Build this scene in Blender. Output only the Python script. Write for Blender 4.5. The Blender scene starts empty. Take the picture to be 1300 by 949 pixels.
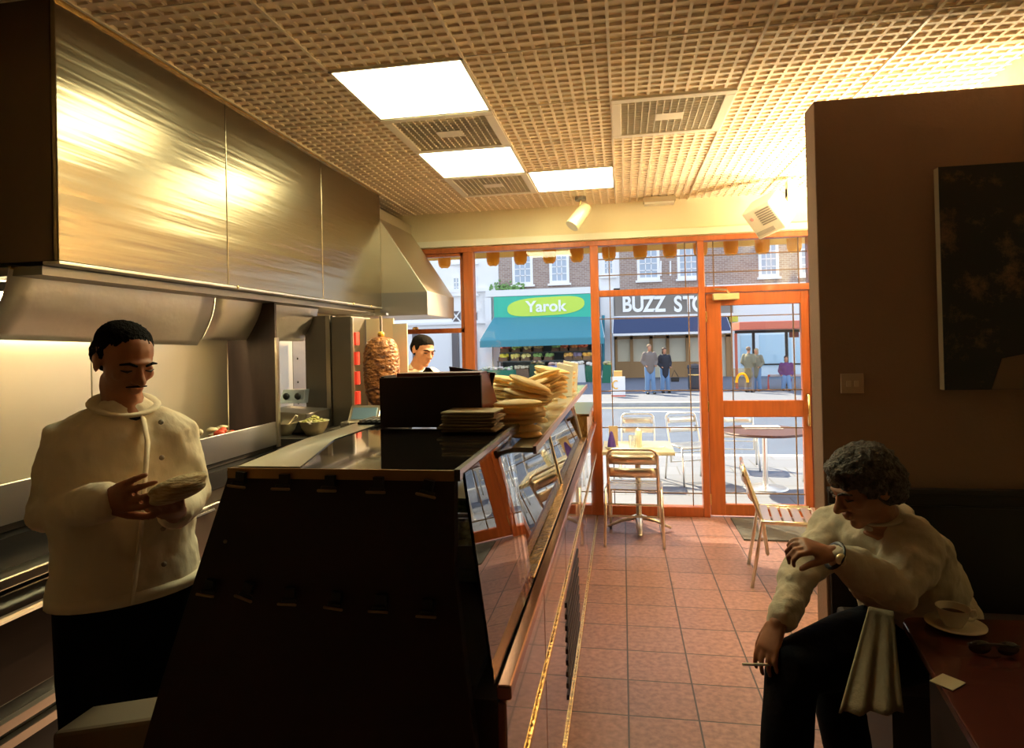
import bpy, bmesh, math, random
from mathutils import Vector, Matrix, noise
random.seed(7)
R = math.radians
SC = bpy.context.scene
COL = SC.collection
# ------------------------------------------------------------------ camera
FPX, YAW, PITCH, ROLL = 807.82, .17117, .0090, .022706
CX, CY = 650.0, 430.0
CAM = Vector((0, 0, 1.5))
_fw = Vector((-math.sin(YAW)*math.cos(PITCH), math.cos(YAW)*math.cos(PITCH), math.sin(PITCH)))
_r = Vector((math.cos(YAW), math.sin(YAW), 0)); _u = _r.cross(_fw)
_r2 = math.cos(ROLL)*_r - math.sin(ROLL)*_u
_u2 = math.sin(ROLL)*_r + math.cos(ROLL)*_u
cd = bpy.data.cameras.new('camera'); cam = bpy.data.objects.new('camera', cd); COL.objects.link(cam)
cd.sensor_fit = 'HORIZONTAL'; cd.sensor_width = 36; cd.lens = FPX/1300*36
cd.shift_x = 0; cd.shift_y = -(474.5-CY)/1300
cd.clip_start = .05; cd.clip_end = 300
M = Matrix((_r2, _u2, -_fw)).transposed().to_4x4(); M.translation = CAM
cam.matrix_world = M
SC.camera = cam
def hit(px, py, ax, val):
    d = _fw*FPX + _r2*(px-CX) + _u2*(CY-py)
    return CAM + d*((val-CAM[ax])/d[ax])
def AY(px, py, Y): return hit(px, py, 1, Y)
def AX(px, py, X): return hit(px, py, 0, X)
def AZ(px, py, Z): return hit(px, py, 2, Z)
# ------------------------------------------------------------------ world, sun, exposure
SC.view_settings.view_transform = 'Standard'; SC.view_settings.look = 'None'
SC.view_settings.gamma = 1; SC.view_settings.use_curve_mapping = False
SC.view_settings.exposure = 1.4
w = bpy.data.worlds.new('sky'); SC.world = w; w.use_nodes = True
nt = w.node_tree; bg = nt.nodes['Background']
tc = nt.nodes.new('ShaderNodeTexCoord'); sp = nt.nodes.new('ShaderNodeSeparateXYZ')
cr = nt.nodes.new('ShaderNodeValToRGB')
nt.links.new(tc.outputs['Generated'], sp.inputs[0]); nt.links.new(sp.outputs['Z'], cr.inputs[0])
cr.color_ramp.elements[0].color = (.95, .97, 1, 1); cr.color_ramp.elements[1].color = (.5, .68, 1, 1)
nt.links.new(cr.outputs[0], bg.inputs['Color']); bg.inputs['Strength'].default_value = .72
sd = bpy.data.lights.new('sun', 'SUN'); sd.energy = 6; sd.angle = R(.6); sd.color = (1, .86, .58)
sun = bpy.data.objects.new('sun', sd); COL.objects.link(sun)
_sd = Vector((.8, -1.0, -1.25)).normalized()
sun.rotation_euler = _sd.to_track_quat('-Z', 'Y').to_euler(); sun.location = (3, 12, 12)
SC.cycles.max_bounces = 12; SC.cycles.diffuse_bounces = 6; SC.cycles.glossy_bounces = 6
SC.cycles.transparent_max_bounces = 24; SC.cycles.transmission_bounces = 8
SC.cycles.sample_clamp_indirect = 8; SC.cycles.use_denoising = True
SC.cycles.caustics_reflective = False; SC.cycles.caustics_refractive = False

# ------------------------------------------------------------------ materials
MATS = {}
def mat(name, color, rough=.6, metal=0, spec=.4, bump=0, bscale=30, var=0, vscale=5, emit=None, estr=0, stretch=None, aniso=0, coat=0, var_col=None):
    if name in MATS: return MATS[name]
    m = bpy.data.materials.new(name); m.use_nodes = True; n = m.node_tree.nodes; L = m.node_tree.links
    b = n['Principled BSDF']; c = tuple(color)+(1,)
    b.inputs['Base Color'].default_value = c; b.inputs['Roughness'].default_value = rough
    b.inputs['Metallic'].default_value = metal; b.inputs['Specular IOR Level'].default_value = spec
    b.inputs['Coat Weight'].default_value = coat; b.inputs['Anisotropic'].default_value = aniso
    t = n.new('ShaderNodeTexCoord'); mp = n.new('ShaderNodeMapping'); L.new(t.outputs['Object'], mp.inputs[0])
    if stretch: mp.inputs['Scale'].default_value = stretch
    if var or var_col:
        nz = n.new('ShaderNodeTexNoise'); nz.inputs['Scale'].default_value = vscale; nz.inputs['Detail'].default_value = 5
        L.new(mp.outputs[0], nz.inputs['Vector'])
        mx = n.new('ShaderNodeMix'); mx.data_type = 'RGBA'
        c2 = tuple(var_col)+(1,) if var_col else tuple(max(0, x*(1-var)) for x in color)+(1,)
        mx.inputs[6].default_value = c; mx.inputs[7].default_value = c2
        rp = n.new('ShaderNodeMapRange'); rp.inputs[1].default_value = .38; rp.inputs[2].default_value = .65
        L.new(nz.outputs['Fac'], rp.inputs[0]); L.new(rp.outputs[0], mx.inputs[0]); L.new(mx.outputs[2], b.inputs['Base Color'])
    if bump:
        nb = n.new('ShaderNodeTexNoise'); nb.inputs['Scale'].default_value = bscale; nb.inputs['Detail'].default_value = 4
        L.new(mp.outputs[0], nb.inputs['Vector'])
        bp = n.new('ShaderNodeBump'); bp.inputs['Strength'].default_value = bump; bp.inputs['Distance'].default_value = .02
        L.new(nb.outputs['Fac'], bp.inputs['Height']); L.new(bp.outputs[0], b.inputs['Normal'])
    if emit:
        b.inputs['Emission Color'].default_value = tuple(emit)+(1,); b.inputs['Emission Strength'].default_value = estr
    MATS[name] = m; return m
def glass_mat(name, tint=(1, 1, 1), refl=1.0, rough=0.0):
    m = bpy.data.materials.new(name); m.use_nodes = True; n = m.node_tree.nodes; L = m.node_tree.links
    n.remove(n['Principled BSDF']); out = n['Material Output']
    tr = n.new('ShaderNodeBsdfTransparent'); tr.inputs[0].default_value = tuple(tint)+(1,)
    gl = n.new('ShaderNodeBsdfGlossy'); gl.inputs['Roughness'].default_value = rough
    fr = n.new('ShaderNodeFresnel'); fr.inputs[0].default_value = 1.5
    mu = n.new('ShaderNodeMath'); mu.operation = 'MULTIPLY'; mu.inputs[1].default_value = refl; mu.use_clamp = True
    mx = n.new('ShaderNodeMixShader'); L.new(fr.outputs[0], mu.inputs[0]); L.new(mu.outputs[0], mx.inputs[0])
    L.new(tr.outputs[0], mx.inputs[1]); L.new(gl.outputs[0], mx.inputs[2]); L.new(mx.outputs[0], out.inputs[0])
    MATS[name] = m; return m
GLASS = glass_mat('window_glass', (.97, .98, .98), .6)
CASEGLASS = glass_mat('case_glass', (.90, .93, .92), 1.1)
def steel(name, color=(.62, .56, .46), rough=.3, wav=.25, sc=1.3, stretch=(1, .5, 1.6)):
    return mat(name, color, rough, 1, bump=wav, bscale=sc, stretch=stretch, aniso=.4)
HOOD = mat('hood_steel', (.29, .235, .155), .25, 1, bump=.55, bscale=2.6, stretch=(1, .12, 2.4))
STEEL = steel('brushed_steel', (.66, .62, .54), .32, .15, 3)
FLAP = mat('dented_steel', (.74, .70, .64), .48, 1, bump=.5, bscale=5)
SHEET = steel('wall_sheet_steel', (.82, .78, .64), .38, .12, 2)
DSTEEL = steel('grimy_steel', (.25, .23, .21), .45, .2, 5)
ALU = mat('polished_aluminium', (.90, .85, .76), .28, 1)
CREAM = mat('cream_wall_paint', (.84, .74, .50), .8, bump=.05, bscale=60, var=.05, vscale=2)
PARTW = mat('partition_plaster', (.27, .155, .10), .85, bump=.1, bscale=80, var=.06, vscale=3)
CEIL = mat('ceiling_tile', (.88, .74, .55), .85)
CEILB = mat('ceiling_bar', (.82, .72, .56), .6)
ORANGE = mat('orange_stained_wood', (.48, .12, .028), .35, spec=.5, var=.2, vscale=6, stretch=(6, 6, .6), coat=.2)
BLACKP = mat('black_plastic', (.015, .013, .013), .4)
DARKBR = mat('dark_brown_laminate', (.022, .007, .006), .5, var=.3, vscale=3)
MAROON = mat('maroon_laminate', (.22, .045, .03), .3)
BLACKGL = mat('black_counter_glass', (.012, .011, .010), .06, spec=.8, coat=.5)
BRONZE = mat('bronze_laminate', (.25, .09, .06), .10, spec=.9, coat=1.0)
GOLD = mat('gold_trim', (.85, .58, .22), .2, 1, bump=.3, bscale=40)
WHITE = mat('white_plastic', (.78, .74, .62), .45)
OFFW = mat('off_white_enamel', (.75, .70, .58), .4)
SKIN = mat('skin', (.42, .17, .085), .5, spec=.4, var=.12, vscale=20)
SKIN2 = mat('skin_light', (.55, .25, .14), .5, spec=.4, var=.12, vscale=20)
HAIR = mat('black_hair', (.007, .005, .004), .9, spec=.12, bump=.8, bscale=160)
HAIRG = mat('greying_hair', (.045, .032, .024), .6, bump=1, bscale=120, var_col=(.13, .10, .08), vscale=60)
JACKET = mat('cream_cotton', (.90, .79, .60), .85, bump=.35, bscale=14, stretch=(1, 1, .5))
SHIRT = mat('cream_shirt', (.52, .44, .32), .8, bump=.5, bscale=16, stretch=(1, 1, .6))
TROUS = mat('black_trousers', (.006, .006, .008), .95, spec=.1, bump=.3, bscale=15)
BREAD = mat('flatbread_crust', (1, .88, .58), .7, bump=.4, bscale=30, var_col=(.90, .62, .27), vscale=9)
_n = BREAD.node_tree.nodes; _L = BREAD.node_tree.links; _tl = _n.new('ShaderNodeBsdfTranslucent'); _tl.inputs[0].default_value = (1, .78, .40, 1)
_mx = _n.new('ShaderNodeMixShader'); _mx.inputs[0].default_value = .3; _L.new(_n['Principled BSDF'].outputs[0], _mx.inputs[1]); _L.new(_tl.outputs[0], _mx.inputs[2]); _L.new(_mx.outputs[0], _n['Material Output'].inputs[0])
PAPER = mat('brown_paper', (.36, .26, .15), .8)

# ------------------------------------------------------------------ mesh builder
ORG = {}
def rootof(o):
    while o.parent: o = o.parent
    return o
class MB:
    def __init__(s): s.v = []; s.f = []
    def add(s, vs, fs):
        k = len(s.v); s.v += [Vector(v) for v in vs]; s.f += [tuple(i+k for i in f) for f in fs]; return s
    def box(s, x0, x1, y0, y1, z0, z1, m=None):
        vs = [Vector((x, y, z)) for x in (x0, x1) for y in (y0, y1) for z in (z0, z1)]
        if m: vs = [m @ v for v in vs]
        return s.add(vs, [(0, 1, 3, 2), (4, 6, 7, 5), (0, 4, 5, 1), (2, 3, 7, 6), (0, 2, 6, 4), (1, 5, 7, 3)])
    def cbox(s, c, sx, sy, sz, rot=None):
        m = Matrix.Translation(c)
        if rot is not None: m = m @ rot.to_4x4()
        return s.box(-sx/2, sx/2, -sy/2, sy/2, -sz/2, sz/2, m)
    def prism(s, poly, d):           # poly: list of 3D points, extruded by vector d
        n = len(poly); P = [Vector(p) for p in poly]; d = Vector(d)
        return s.add(P+[p+d for p in P], [tuple(range(n))[::-1], tuple(range(n, 2*n))]+[(i, (i+1) % n, n+(i+1) % n, n+i) for i in range(n)])
    def loft(s, pts, ra, rb=None, side=None, n=12, caps=True, flat0=False):
        P = [Vector(p) for p in pts]
        if not isinstance(ra, (list, tuple)): ra = [ra]*len(P)
        if rb is None: rb = ra
        if not isinstance(rb, (list, tuple)): rb = [rb]*len(P)
        T = []
        for i in range(len(P)):
            t = P[min(i+1, len(P)-1)]-P[max(i-1, 0)]
            T.append(t.normalized() if t.length > 1e-9 else Vector((0, 0, 1)))
        sd_ = Vector(side) if side else (Vector((1, 0, 0)) if abs(T[0].x) < .8 else Vector((0, 1, 0)))
        rings = []
        def ring(c, t, a, b, sv):
            sv = (sv - t*sv.dot(t)).normalized(); bv = t.cross(sv)
            return [c+sv*(a*math.cos(2*math.pi*k/n))+bv*(b*math.sin(2*math.pi*k/n)) for k in range(n)], sv
        sv = sd_
        if caps and not flat0:
            a, b = ra[0], rb[0]; h = min(a, b)
            for q in (85, 60, 30):
                rg, _ = ring(P[0]-T[0]*h*math.sin(R(q)), T[0], a*math.cos(R(q)), b*math.cos(R(q)), sv); rings.append(rg)
        for i in range(len(P)):
            rg, sv2 = ring(P[i], T[i], ra[i], rb[i], sv); rings.append(rg)
            if not side: sv = sv2
        if caps:
            a, b = ra[-1], rb[-1]; h = min(a, b)
            for q in (30, 60, 85):
                rg, _ = ring(P[-1]+T[-1]*h*math.sin(R(q)), T[-1], a*math.cos(R(q)), b*math.cos(R(q)), sv); rings.append(rg)
        vs = [v for rg in rings for v in rg]; fs = []
        for i in range(len(rings)-1):
            for k in range(n): fs.append((i*n+k, i*n+(k+1) % n, (i+1)*n+(k+1) % n, (i+1)*n+k))
        fs.append(tuple(range(n))[::-1]); fs.append(tuple((len(rings)-1)*n+k for k in range(n)))
        return s.add(vs, fs)
    def tube(s, pts, r, n=8): return s.loft(pts, r, n=n, caps=False)
    def ell(s, c, rx, ry, rz, rot=None, nu=16, nv=10):
        c = Vector(c); vs = []; fs = []
        for j in range(nv+1):
            th = math.pi*j/nv
            th = min(max(th, .02), math.pi-.02)
            for i in range(nu):
                ph = 2*math.pi*i/nu
                p = Vector((rx*math.sin(th)*math.cos(ph), ry*math.sin(th)*math.sin(ph), rz*math.cos(th)))
                if rot is not None: p = rot @ p
                vs.append(c+p)
        for j in range(nv):
            for i in range(nu): fs.append((j*nu+i, (j+1)*nu+i, (j+1)*nu+(i+1) % nu, j*nu+(i+1) % nu))
        fs.append(tuple(range(nu))); fs.append(tuple(nv*nu+i for i in range(nu))[::-1])
        return s.add(vs, fs)
    def lathe(s, c, prof, n=24, axis=None):
        c = Vector(c); rot = axis if axis is not None else Matrix.Identity(3); vs = []; fs = []
        for r, z in prof:
            for k in range(n): vs.append(c+rot @ Vector((r*math.cos(2*math.pi*k/n), r*math.sin(2*math.pi*k/n), z)))
        for i in range(len(prof)-1):
            for k in range(n): fs.append((i*n+k, i*n+(k+1) % n, (i+1)*n+(k+1) % n, (i+1)*n+k))
        return s.add(vs, fs)
    def build(s, name, m, parent=None, smooth=False, bevel=0, remesh=0, sm=0, disp=None, solid=0):
        me = bpy.data.meshes.new(name); o = bpy.data.objects.new(name, me)
        org = Vector((0, 0, 0))
        if parent is not None: org = ORG.get(rootof(parent).name, org)
        elif s.v:
            lo = Vector([min(v[i] for v in s.v) for i in range(3)]); hi = Vector([max(v[i] for v in s.v) for i in range(3)])
            org = Vector(((lo.x+hi.x)/2, (lo.y+hi.y)/2, lo.z))
        me.from_pydata([v-org for v in s.v], [], s.f); me.materials.append(m); me.update()
        COL.objects.link(o)
        if parent is None: o.location = org; ORG[o.name] = org
        else: o.parent = parent
        bm = bmesh.new(); bm.from_mesh(me); bmesh.ops.recalc_face_normals(bm, faces=bm.faces); bm.to_mesh(me); bm.free()
        if smooth:
            for p in me.polygons: p.use_smooth = True
        if solid:
            q = o.modifiers.new('s', 'SOLIDIFY'); q.thickness = solid; q.offset = 0
        if bevel:
            q = o.modifiers.new('b', 'BEVEL'); q.width = bevel; q.segments = 2; q.limit_method = 'ANGLE'
        if remesh:
            q = o.modifiers.new('r', 'REMESH'); q.mode = 'VOXEL'; q.voxel_size = remesh; q.use_smooth_shade = True
        if sm:
            q = o.modifiers.new('m', 'SMOOTH'); q.iterations = sm; q.factor = .5
        if disp:
            t = bpy.data.textures.new(name+'_folds', 'CLOUDS'); t.noise_scale = disp[1]; t.noise_depth = 2
            q = o.modifiers.new('d', 'DISPLACE'); q.texture = t; q.strength = disp[0]; q.mid_level = .5
        return o
def tag(o, label=None, cat=None, group=None, kind=None):
    if label: o['label'] = label
    if cat: o['category'] = cat
    if group: o['group'] = group
    if kind: o['kind'] = kind
    return o
def thing(name, loc, label, cat, group=None):
    o = bpy.data.objects.new(name, None); COL.objects.link(o); o.location = loc; ORG[o.name] = Vector(loc); o.empty_display_size = .1
    return tag(o, label, cat, group)
def struct(o): o['kind'] = 'structure'; return o
def copy_tree(o, parent=None):
    c = o.copy(); COL.objects.link(c); c.parent = parent
    if o.name in ORG: ORG[c.name] = ORG[o.name]
    for ch in [x for x in bpy.data.objects if x.parent == o]: copy_tree(ch, c)
    return c
def text_mesh(txt, name, m, parent, loc, size, ext=.01, offset=0, sx=1, rot=(R(90), 0, 0), align='CENTER'):
    cu = bpy.data.curves.new('t', 'FONT'); cu.body = txt; cu.size = size; cu.extrude = ext; cu.offset = offset; cu.align_x = align
    t = bpy.data.objects.new('t', cu); COL.objects.link(t)
    dg = bpy.context.evaluated_depsgraph_get(); me = bpy.data.meshes.new_from_object(t.evaluated_get(dg))
    bpy.data.objects.remove(t)
    o = bpy.data.objects.new(name, me); me.materials.clear(); me.materials.append(m); COL.objects.link(o)
    o.parent = parent; o.location = Vector(loc)-ORG.get(rootof(parent).name, Vector()); o.rotation_euler = rot; o.scale = (sx, 1, 1)
    return o

# ================================================================== ROOM
YW = 5.62          # inner face of the shopfront
ZC = 2.70
XL, XR, YB = -2.27, 1.74, -2.6
TS, FX0, FY0 = .2747, -.0100, 4.5313
def floor_mat():
    m = bpy.data.materials.new('terracotta_floor_tiles'); m.use_nodes = True; n = m.node_tree.nodes; L = m.node_tree.links
    b = n['Principled BSDF']; tcn = n.new('ShaderNodeNewGeometry'); s = n.new('ShaderNodeSeparateXYZ'); L.new(tcn.outputs['Position'], s.inputs[0])
    def mth(op, a, b_=None):
        q = n.new('ShaderNodeMath'); q.operation = op
        for i, x in enumerate((a, b_)):
            if x is None: continue
            if isinstance(x, (int, float)): q.inputs[i].default_value = x
            else: L.new(x, q.inputs[i])
        return q.outputs[0]
    fr = []; ce = []
    for ax, o0 in (('X', FX0), ('Y', FY0)):
        t = mth('DIVIDE', mth('SUBTRACT', s.outputs[ax], o0), TS)
        f_ = mth('FRACT', t); ce.append(mth('FLOOR', t))
        fr.append(mth('MINIMUM', f_, mth('SUBTRACT', 1, f_)))
    d = mth('MINIMUM', fr[0], fr[1]); g = mth('LESS_THAN', d, .013)
    cmb = n.new('ShaderNodeCombineXYZ'); L.new(ce[0], cmb.inputs[0]); L.new(ce[1], cmb.inputs[1])
    wn = n.new('ShaderNodeTexWhiteNoise'); L.new(cmb.outputs[0], wn.inputs['Vector'])
    nz = n.new('ShaderNodeTexNoise'); nz.inputs['Scale'].default_value = 38; nz.inputs['Detail'].default_value = 8; L.new(tcn.outputs['Position'], nz.inputs['Vector'])
    rp = n.new('ShaderNodeValToRGB'); rp.color_ramp.elements[0].position = .35; rp.color_ramp.elements[1].position = .68
    rp.color_ramp.elements[0].color = (.26, .135, .12, 1); rp.color_ramp.elements[1].color = (.42, .225, .185, 1); L.new(nz.outputs['Fac'], rp.inputs[0])
    hv = n.new('ShaderNodeHueSaturation'); L.new(rp.outputs[0], hv.inputs['Color']); L.new(mth('ADD', mth('MULTIPLY', wn.outputs['Value'], .22), .88), hv.inputs['Value'])
    mx = n.new('ShaderNodeMix'); mx.data_type = 'RGBA'; mx.inputs[7].default_value = (.05, .035, .035, 1); L.new(g, mx.inputs[0]); L.new(hv.outputs[0], mx.inputs[6])
    L.new(mx.outputs[2], b.inputs['Base Color']); b.inputs['Roughness'].default_value = .38
    bp = n.new('ShaderNodeBump'); bp.inputs['Strength'].default_value = .3; bp.inputs['Distance'].default_value = .004
    L.new(mth('ADD', mth('MULTIPLY', mth('MINIMUM', d, .03), 30), mth('MULTIPLY', nz.outputs['Fac'], .5)), bp.inputs['Height']); L.new(bp.outputs[0], b.inputs['Normal'])
    return m
struct(MB().box(XL-.1, XR+.1, YB-.1, YW+.10, -.12, 0).build('floor', floor_mat()))
struct(MB().box(XL-.12, XL, YB-.1, YW+.1, 0, ZC+.1).build('wall_left', CREAM))
struct(MB().box(XR, XR+.12, YB-.1, YW+.1, 0, ZC+.1).build('wall_right', CREAM))
DARKW = mat('dark_back_wall', (.10, .06, .04), .8)
struct(MB().box(XL-.1, XR+.1, YB-.12, YB, 0, ZC+.1).build('wall_back', DARKW))
# wall over and under the shopfront
m_ = MB(); m_.box(XL, XR, YW, YW+.15, 2.39, ZC+.1); m_.box(XL, -.25, YW, YW+.14, 0, .86)
m_.box(1.57, XR, YW, YW+.15, 0, 2.39); m_.box(XL, -2.22, YW, YW+.14, .86, 2.39)
struct(m_.build('wall_front', CREAM))
m_ = MB(); m_.prism([(XL, YW-.002, 2.70), (XL, YW-.002, 2.47), (XL, YW-.06, 2.70)], (XR-XL, 0, 0)); 
struct(m_.build('trim_1', CREAM))
struct(MB().box(XL, XR, YW-.035, YW-.001, 2.40, 2.455).build('trim_2', mat('pale_cream_paint', (.88, .84, .68), .6)))
# ceiling of pressed lattice tiles, real recesses
def ceiling():
    m = MB(); nC = 10; cell = .06; rib = .0095; dep = .010
    x0g, y0g = -1.226-.6*2, 2.566-.6*9
    vs = []; fs = []
    openings = {(2, 9), (2, 10), (2, 11), (2, 12), (3, 12), (4, 10)}
    def quad(a, b, c, d):
        k = len(vs); vs.extend([a, b, c, d]); fs.append((k, k+1, k+2, k+3))
    for ti in range(0, 7):
        for tj in range(0, 14):
            if (ti, tj) in openings: continue
            X0, Y0 = x0g+ti*.6, y0g+tj*.6
            for i in range(nC):
                for j in range(nC):
                    a, b = X0+i*cell, X0+(i+1)*cell; c, d = Y0+j*cell, Y0+(j+1)*cell
                    if b > XR+.05 or a < XL-.05: continue
                    ai, bi, ci, di = a+rib*.7, b-rib*.7, c+rib, d-rib; z = ZC; Z = ZC+dep
                    quad((a, c, z), (b, c, z), (bi, ci, z), (ai, ci, z)); quad((b, c, z), (b, d, z), (bi, di, z), (bi, ci, z))
                    quad((b, d, z), (a, d, z), (ai, di, z), (bi, di, z)); quad((a, d, z), (a, c, z), (ai, ci, z), (ai, di, z))
                    quad((ai, ci, z), (bi, ci, z), (bi, ci, Z), (ai, ci, Z)); quad((bi, ci, z), (bi, di, z), (bi, di, Z), (bi, ci, Z))
                    quad((bi, di, z), (ai, di, z), (ai, di, Z), (bi, di, Z)); quad((ai, di, z), (ai, ci, z), (ai, ci, Z), (ai, di, Z))
                    quad((ai, ci, Z), (bi, ci, Z), (bi, di, Z), (ai, di, Z))
    me = bpy.data.meshes.new('ceiling'); me.from_pydata(vs, [], fs); me.materials.append(CEIL); me.update()
    o = bpy.data.objects.new('ceiling', me); COL.objects.link(o); struct(o)
    # slab above, with the plain border strip at the window end
    m = MB(); m.box(XL-.1, XR+.1, YB-.1, YW+.1, ZC+.13, ZC+.2); m.box(XL-.1, XR+.1, 5.566, YW+.02, ZC, ZC+.02)
    q = m.build('ceiling_slab', CEIL, o)
    tb = MB()
    for i in range(0, 8): tb.box(x0g+i*.6-.006, x0g+i*.6+.006, YB, 5.6, ZC-.006, ZC+.001)
    for j in range(3, 15): tb.box(XL, XR, y0g+j*.6-.004, y0g+j*.6+.004, ZC-.003, ZC+.001)
    tb.build('ceiling_bar', CEILB, o)
ceiling()
GX, GY = -1.226, 2.566
LIGHTM = mat('light_diffuser', (.9, .9, .8), .5, emit=(1.0, .98, .58), estr=8)
def light(i, j, lab):
    x, y = GX+.6*i, GY+.6*j
    t = thing('ceiling_light', (x+.3, y+.3, ZC-.01), lab, 'ceiling light', 'recessed square ceiling lights')
    MB().box(x+.012, x+.588, y+.012, y+.588, ZC-.004, ZC+.004).build('diffuser', LIGHTM, t)
    f = MB()
    f.box(x, x+.6, y, y+.014, ZC-.008, ZC+.1); f.box(x, x+.6, y+.586, y+.6, ZC-.008, ZC+.1); f.box(x, x+.014, y, y+.6, ZC-.008, ZC+.1); f.box(x+.586, x+.6, y, y+.6, ZC-.008, ZC+.1)
    f.build('frame', CEILB, t)
light(0, 0, 'square glowing ceiling panel nearest the room, largest of the three')
light(0, 2, 'square glowing ceiling panel between the two slatted vents')
light(1, 3, 'glowing ceiling panel nearest the shopfront, beside the spotlight')
VENT = mat('vent_enamel', (.74, .66, .52), .5); VDARK = mat('duct_dark', (.05, .03, .02), .9)
def vent(i, j, lab):
    x, y = GX+.6*i, GY+.6*j; cx_, cy_ = x+.3, y+.3
    t = thing('ceiling_vent', (cx_, cy_, ZC-.01), lab, 'ceiling vent', 'square slatted ceiling vents')
    f = MB()
    for a, b, c, d in ((x, x+.6, y, y+.05), (x, x+.6, y+.55, y+.6), (x, x+.05, y+.05, y+.55), (x+.55, x+.6, y+.05, y+.55)): f.box(a, b, c, d, ZC-.012, ZC+.012)
    f.build('frame', VENT, t, bevel=.003)
    s = MB(); n = 14
    for k in range(1, n):
        q = x+.05+.5*k/n; s.box(q-.002, q+.002, y+.05, y+.55, ZC-.006, ZC+.03)
        q = y+.05+.5*k/n; s.box(x+.05, x+.55, q-.002, q+.002, ZC-.006, ZC+.03)
    s.build('grille', VENT, t)
    MB().box(cx_-.07, cx_+.07, cy_-.05, cy_+.05, ZC-.008, ZC-.004).build('centre_plate', VENT, t)
    MB().box(x+.01, x+.59, y+.01, y+.59, ZC+.10, ZC+.11).build('duct', VDARK, t)
vent(0, 1, 'square slatted ceiling vent beyond the largest light panel')
vent(0, 3, 'slatted ceiling vent at the window end of the light row')
vent(2, 1, 'square slatted ceiling vent on its own at centre right')
# ---- partition
PX, PYf, PZ = .832, 2.9, 2.512
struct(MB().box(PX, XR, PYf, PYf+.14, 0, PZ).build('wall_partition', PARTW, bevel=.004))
PANEL = mat('dark_wood_panelling', (.018, .011, .009), .5)
m_ = MB(); m_.box(PX+.012, XR, PYf-.025, PYf, 0, .845); m_.box(PX+.008, XR, PYf-.04, PYf, .845, .868)
m_.box(PX+.012, XR, PYf-.032, PYf, .79, .80)
struct(m_.build('trim_3', PANEL, bevel=.003))
# ---- shopfront
def ZYW(px, py): return AY(px, py, YW).z
def XYW(px): return AY(px, 450, YW).x
xa0, xa1, xb0, xb1, xc0, xc1 = -1.402, -1.310, -.262, -.19, .648, .703
xd1 = 1.545
HZ0, HZ1 = 2.345, 2.39; TZ0, TZ1 = 1.90, 1.955
fy0, fy1 = YW-.02, YW+.07
def frame_piece(x0, x1, z0, z1, y0=fy0, y1=fy1, m=None):
    m = m or MB(); return m.box(x0, x1, y0, y1, z0, z1)
f = MB()
f.box(-2.22, xd1+.02, fy0, fy1, HZ0, HZ1)
for a, b, z0 in ((xa0, xa1, .86), (xb0, xb1, .0), (xc0, xc1, 0), (xd1-.01, xd1+.025, 0), (-2.25, -2.20, .86)): f.box(a, b, fy0-.006, fy1+.006, z0, HZ0)
f.box(xb1, xc0, fy0, fy1, TZ0, TZ1); f.box(xc1, xd1, fy0, fy1, TZ0, TZ1)
f.box(xb1, xc0, fy0, fy1, 0, .083); f.box(-2.22, xb0, fy0-.02, fy1+.03, .86, .90)
struct(f.build('trim_4', ORANGE, bevel=.005))
def window(nm, x0, x1, z0, z1, vs=(), hs=(), rail=None, fr=.02):
    t = thing(nm, ((x0+x1)/2, YW+.03, z0), None, None); struct(t)
    MB().box(x0, x1, YW+.028, YW+.033, z0, z1).build('pane', GLASS, t)
    b = MB()
    for a in vs: b.box(a-.004, a+.004, YW+.022, YW+.039, z0, z1)
    for a in hs: b.box(x0, x1, YW+.022, YW+.039, a-.004, a+.004)
    if vs: b.build('glazing_bar', mat('lead_came', (.22, .13, .06), .5, .3), t)
    if rail:
        b = MB(); z = rail
        b.box(x0, x1, YW, YW+.05, z-.022, z+.022); b.box(x0, x0+.035, YW, YW+.05, z0, z1); b.box(x1-.035, x1, YW, YW+.05, z0, z1); b.box(x0, x1, YW, YW+.05, z1-.03, z1); b.box(x0, x1, YW, YW+.05, z0, z0+.04)
        b.build('sash', ORANGE, t, bevel=.003)
        MB().ell((-1.87, YW-.005, z+.03), .03, .012, .014).build('sash_catch', GOLD, t, smooth=True)
    return t
window('window_1', -2.20, xa0, .90, HZ0, rail=1.64)
window('window_2', xa1, xb0, .90, HZ0)
hz = [ZYW(825, y) for y in (403, 496, 543, 626)]
window('window_3', xb1, xc0, .083, TZ0, [XYW(776), XYW(876)], hz)
window('window_4', xb1, xc0, TZ1, HZ0, [XYW(776), XYW(873)], [ZYW(825, 326), ZYW(825, 347)])
window('window_5', xc1, xd1-.01, TZ1, HZ0, [XYW(909), XYW(1018)], [ZYW(960, 321), ZYW(960, 343)])
# door
d = thing('door_1', ((xc1+xd1)/2, YW, 0), None, None); struct(d)
dx0, dx1, gx0, gx1 = xc1+.006, xd1-.014, .832, 1.468
m_ = MB(); dy0, dy1 = YW-.005, YW+.045
m_.box(dx0, gx0, dy0, dy1, .015, TZ0-.004); m_.box(gx1, dx1, dy0, dy1, .015, TZ0-.004)
m_.box(gx0, gx1, dy0, dy1, 1.79, TZ0-.004); m_.box(gx0, gx1, dy0, dy1, .845, .985); m_.box(gx0, gx1, dy0, dy1, .015, .11)
m_.build('door_frame', ORANGE, d, bevel=.004)
for z0, z1 in ((.985, 1.79), (.11, .845)): MB().box(gx0, gx1, YW+.018, YW+.023, z0, z1).build('pane', GLASS, d)
b = MB()
for a in (XYW(930), XYW(1009)): b.box(a-.004, a+.004, YW+.012, YW+.029, .11, .845); b.box(a-.004, a+.004, YW+.012, YW+.029, .985, 1.79)
for y in (400, 495, 543, 627): z = ZYW(965, y); b.box(gx0, gx1, YW+.012, YW+.029, z-.004, z+.004)
b.build('glazing_bar', MATS['lead_came'], d)
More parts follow.
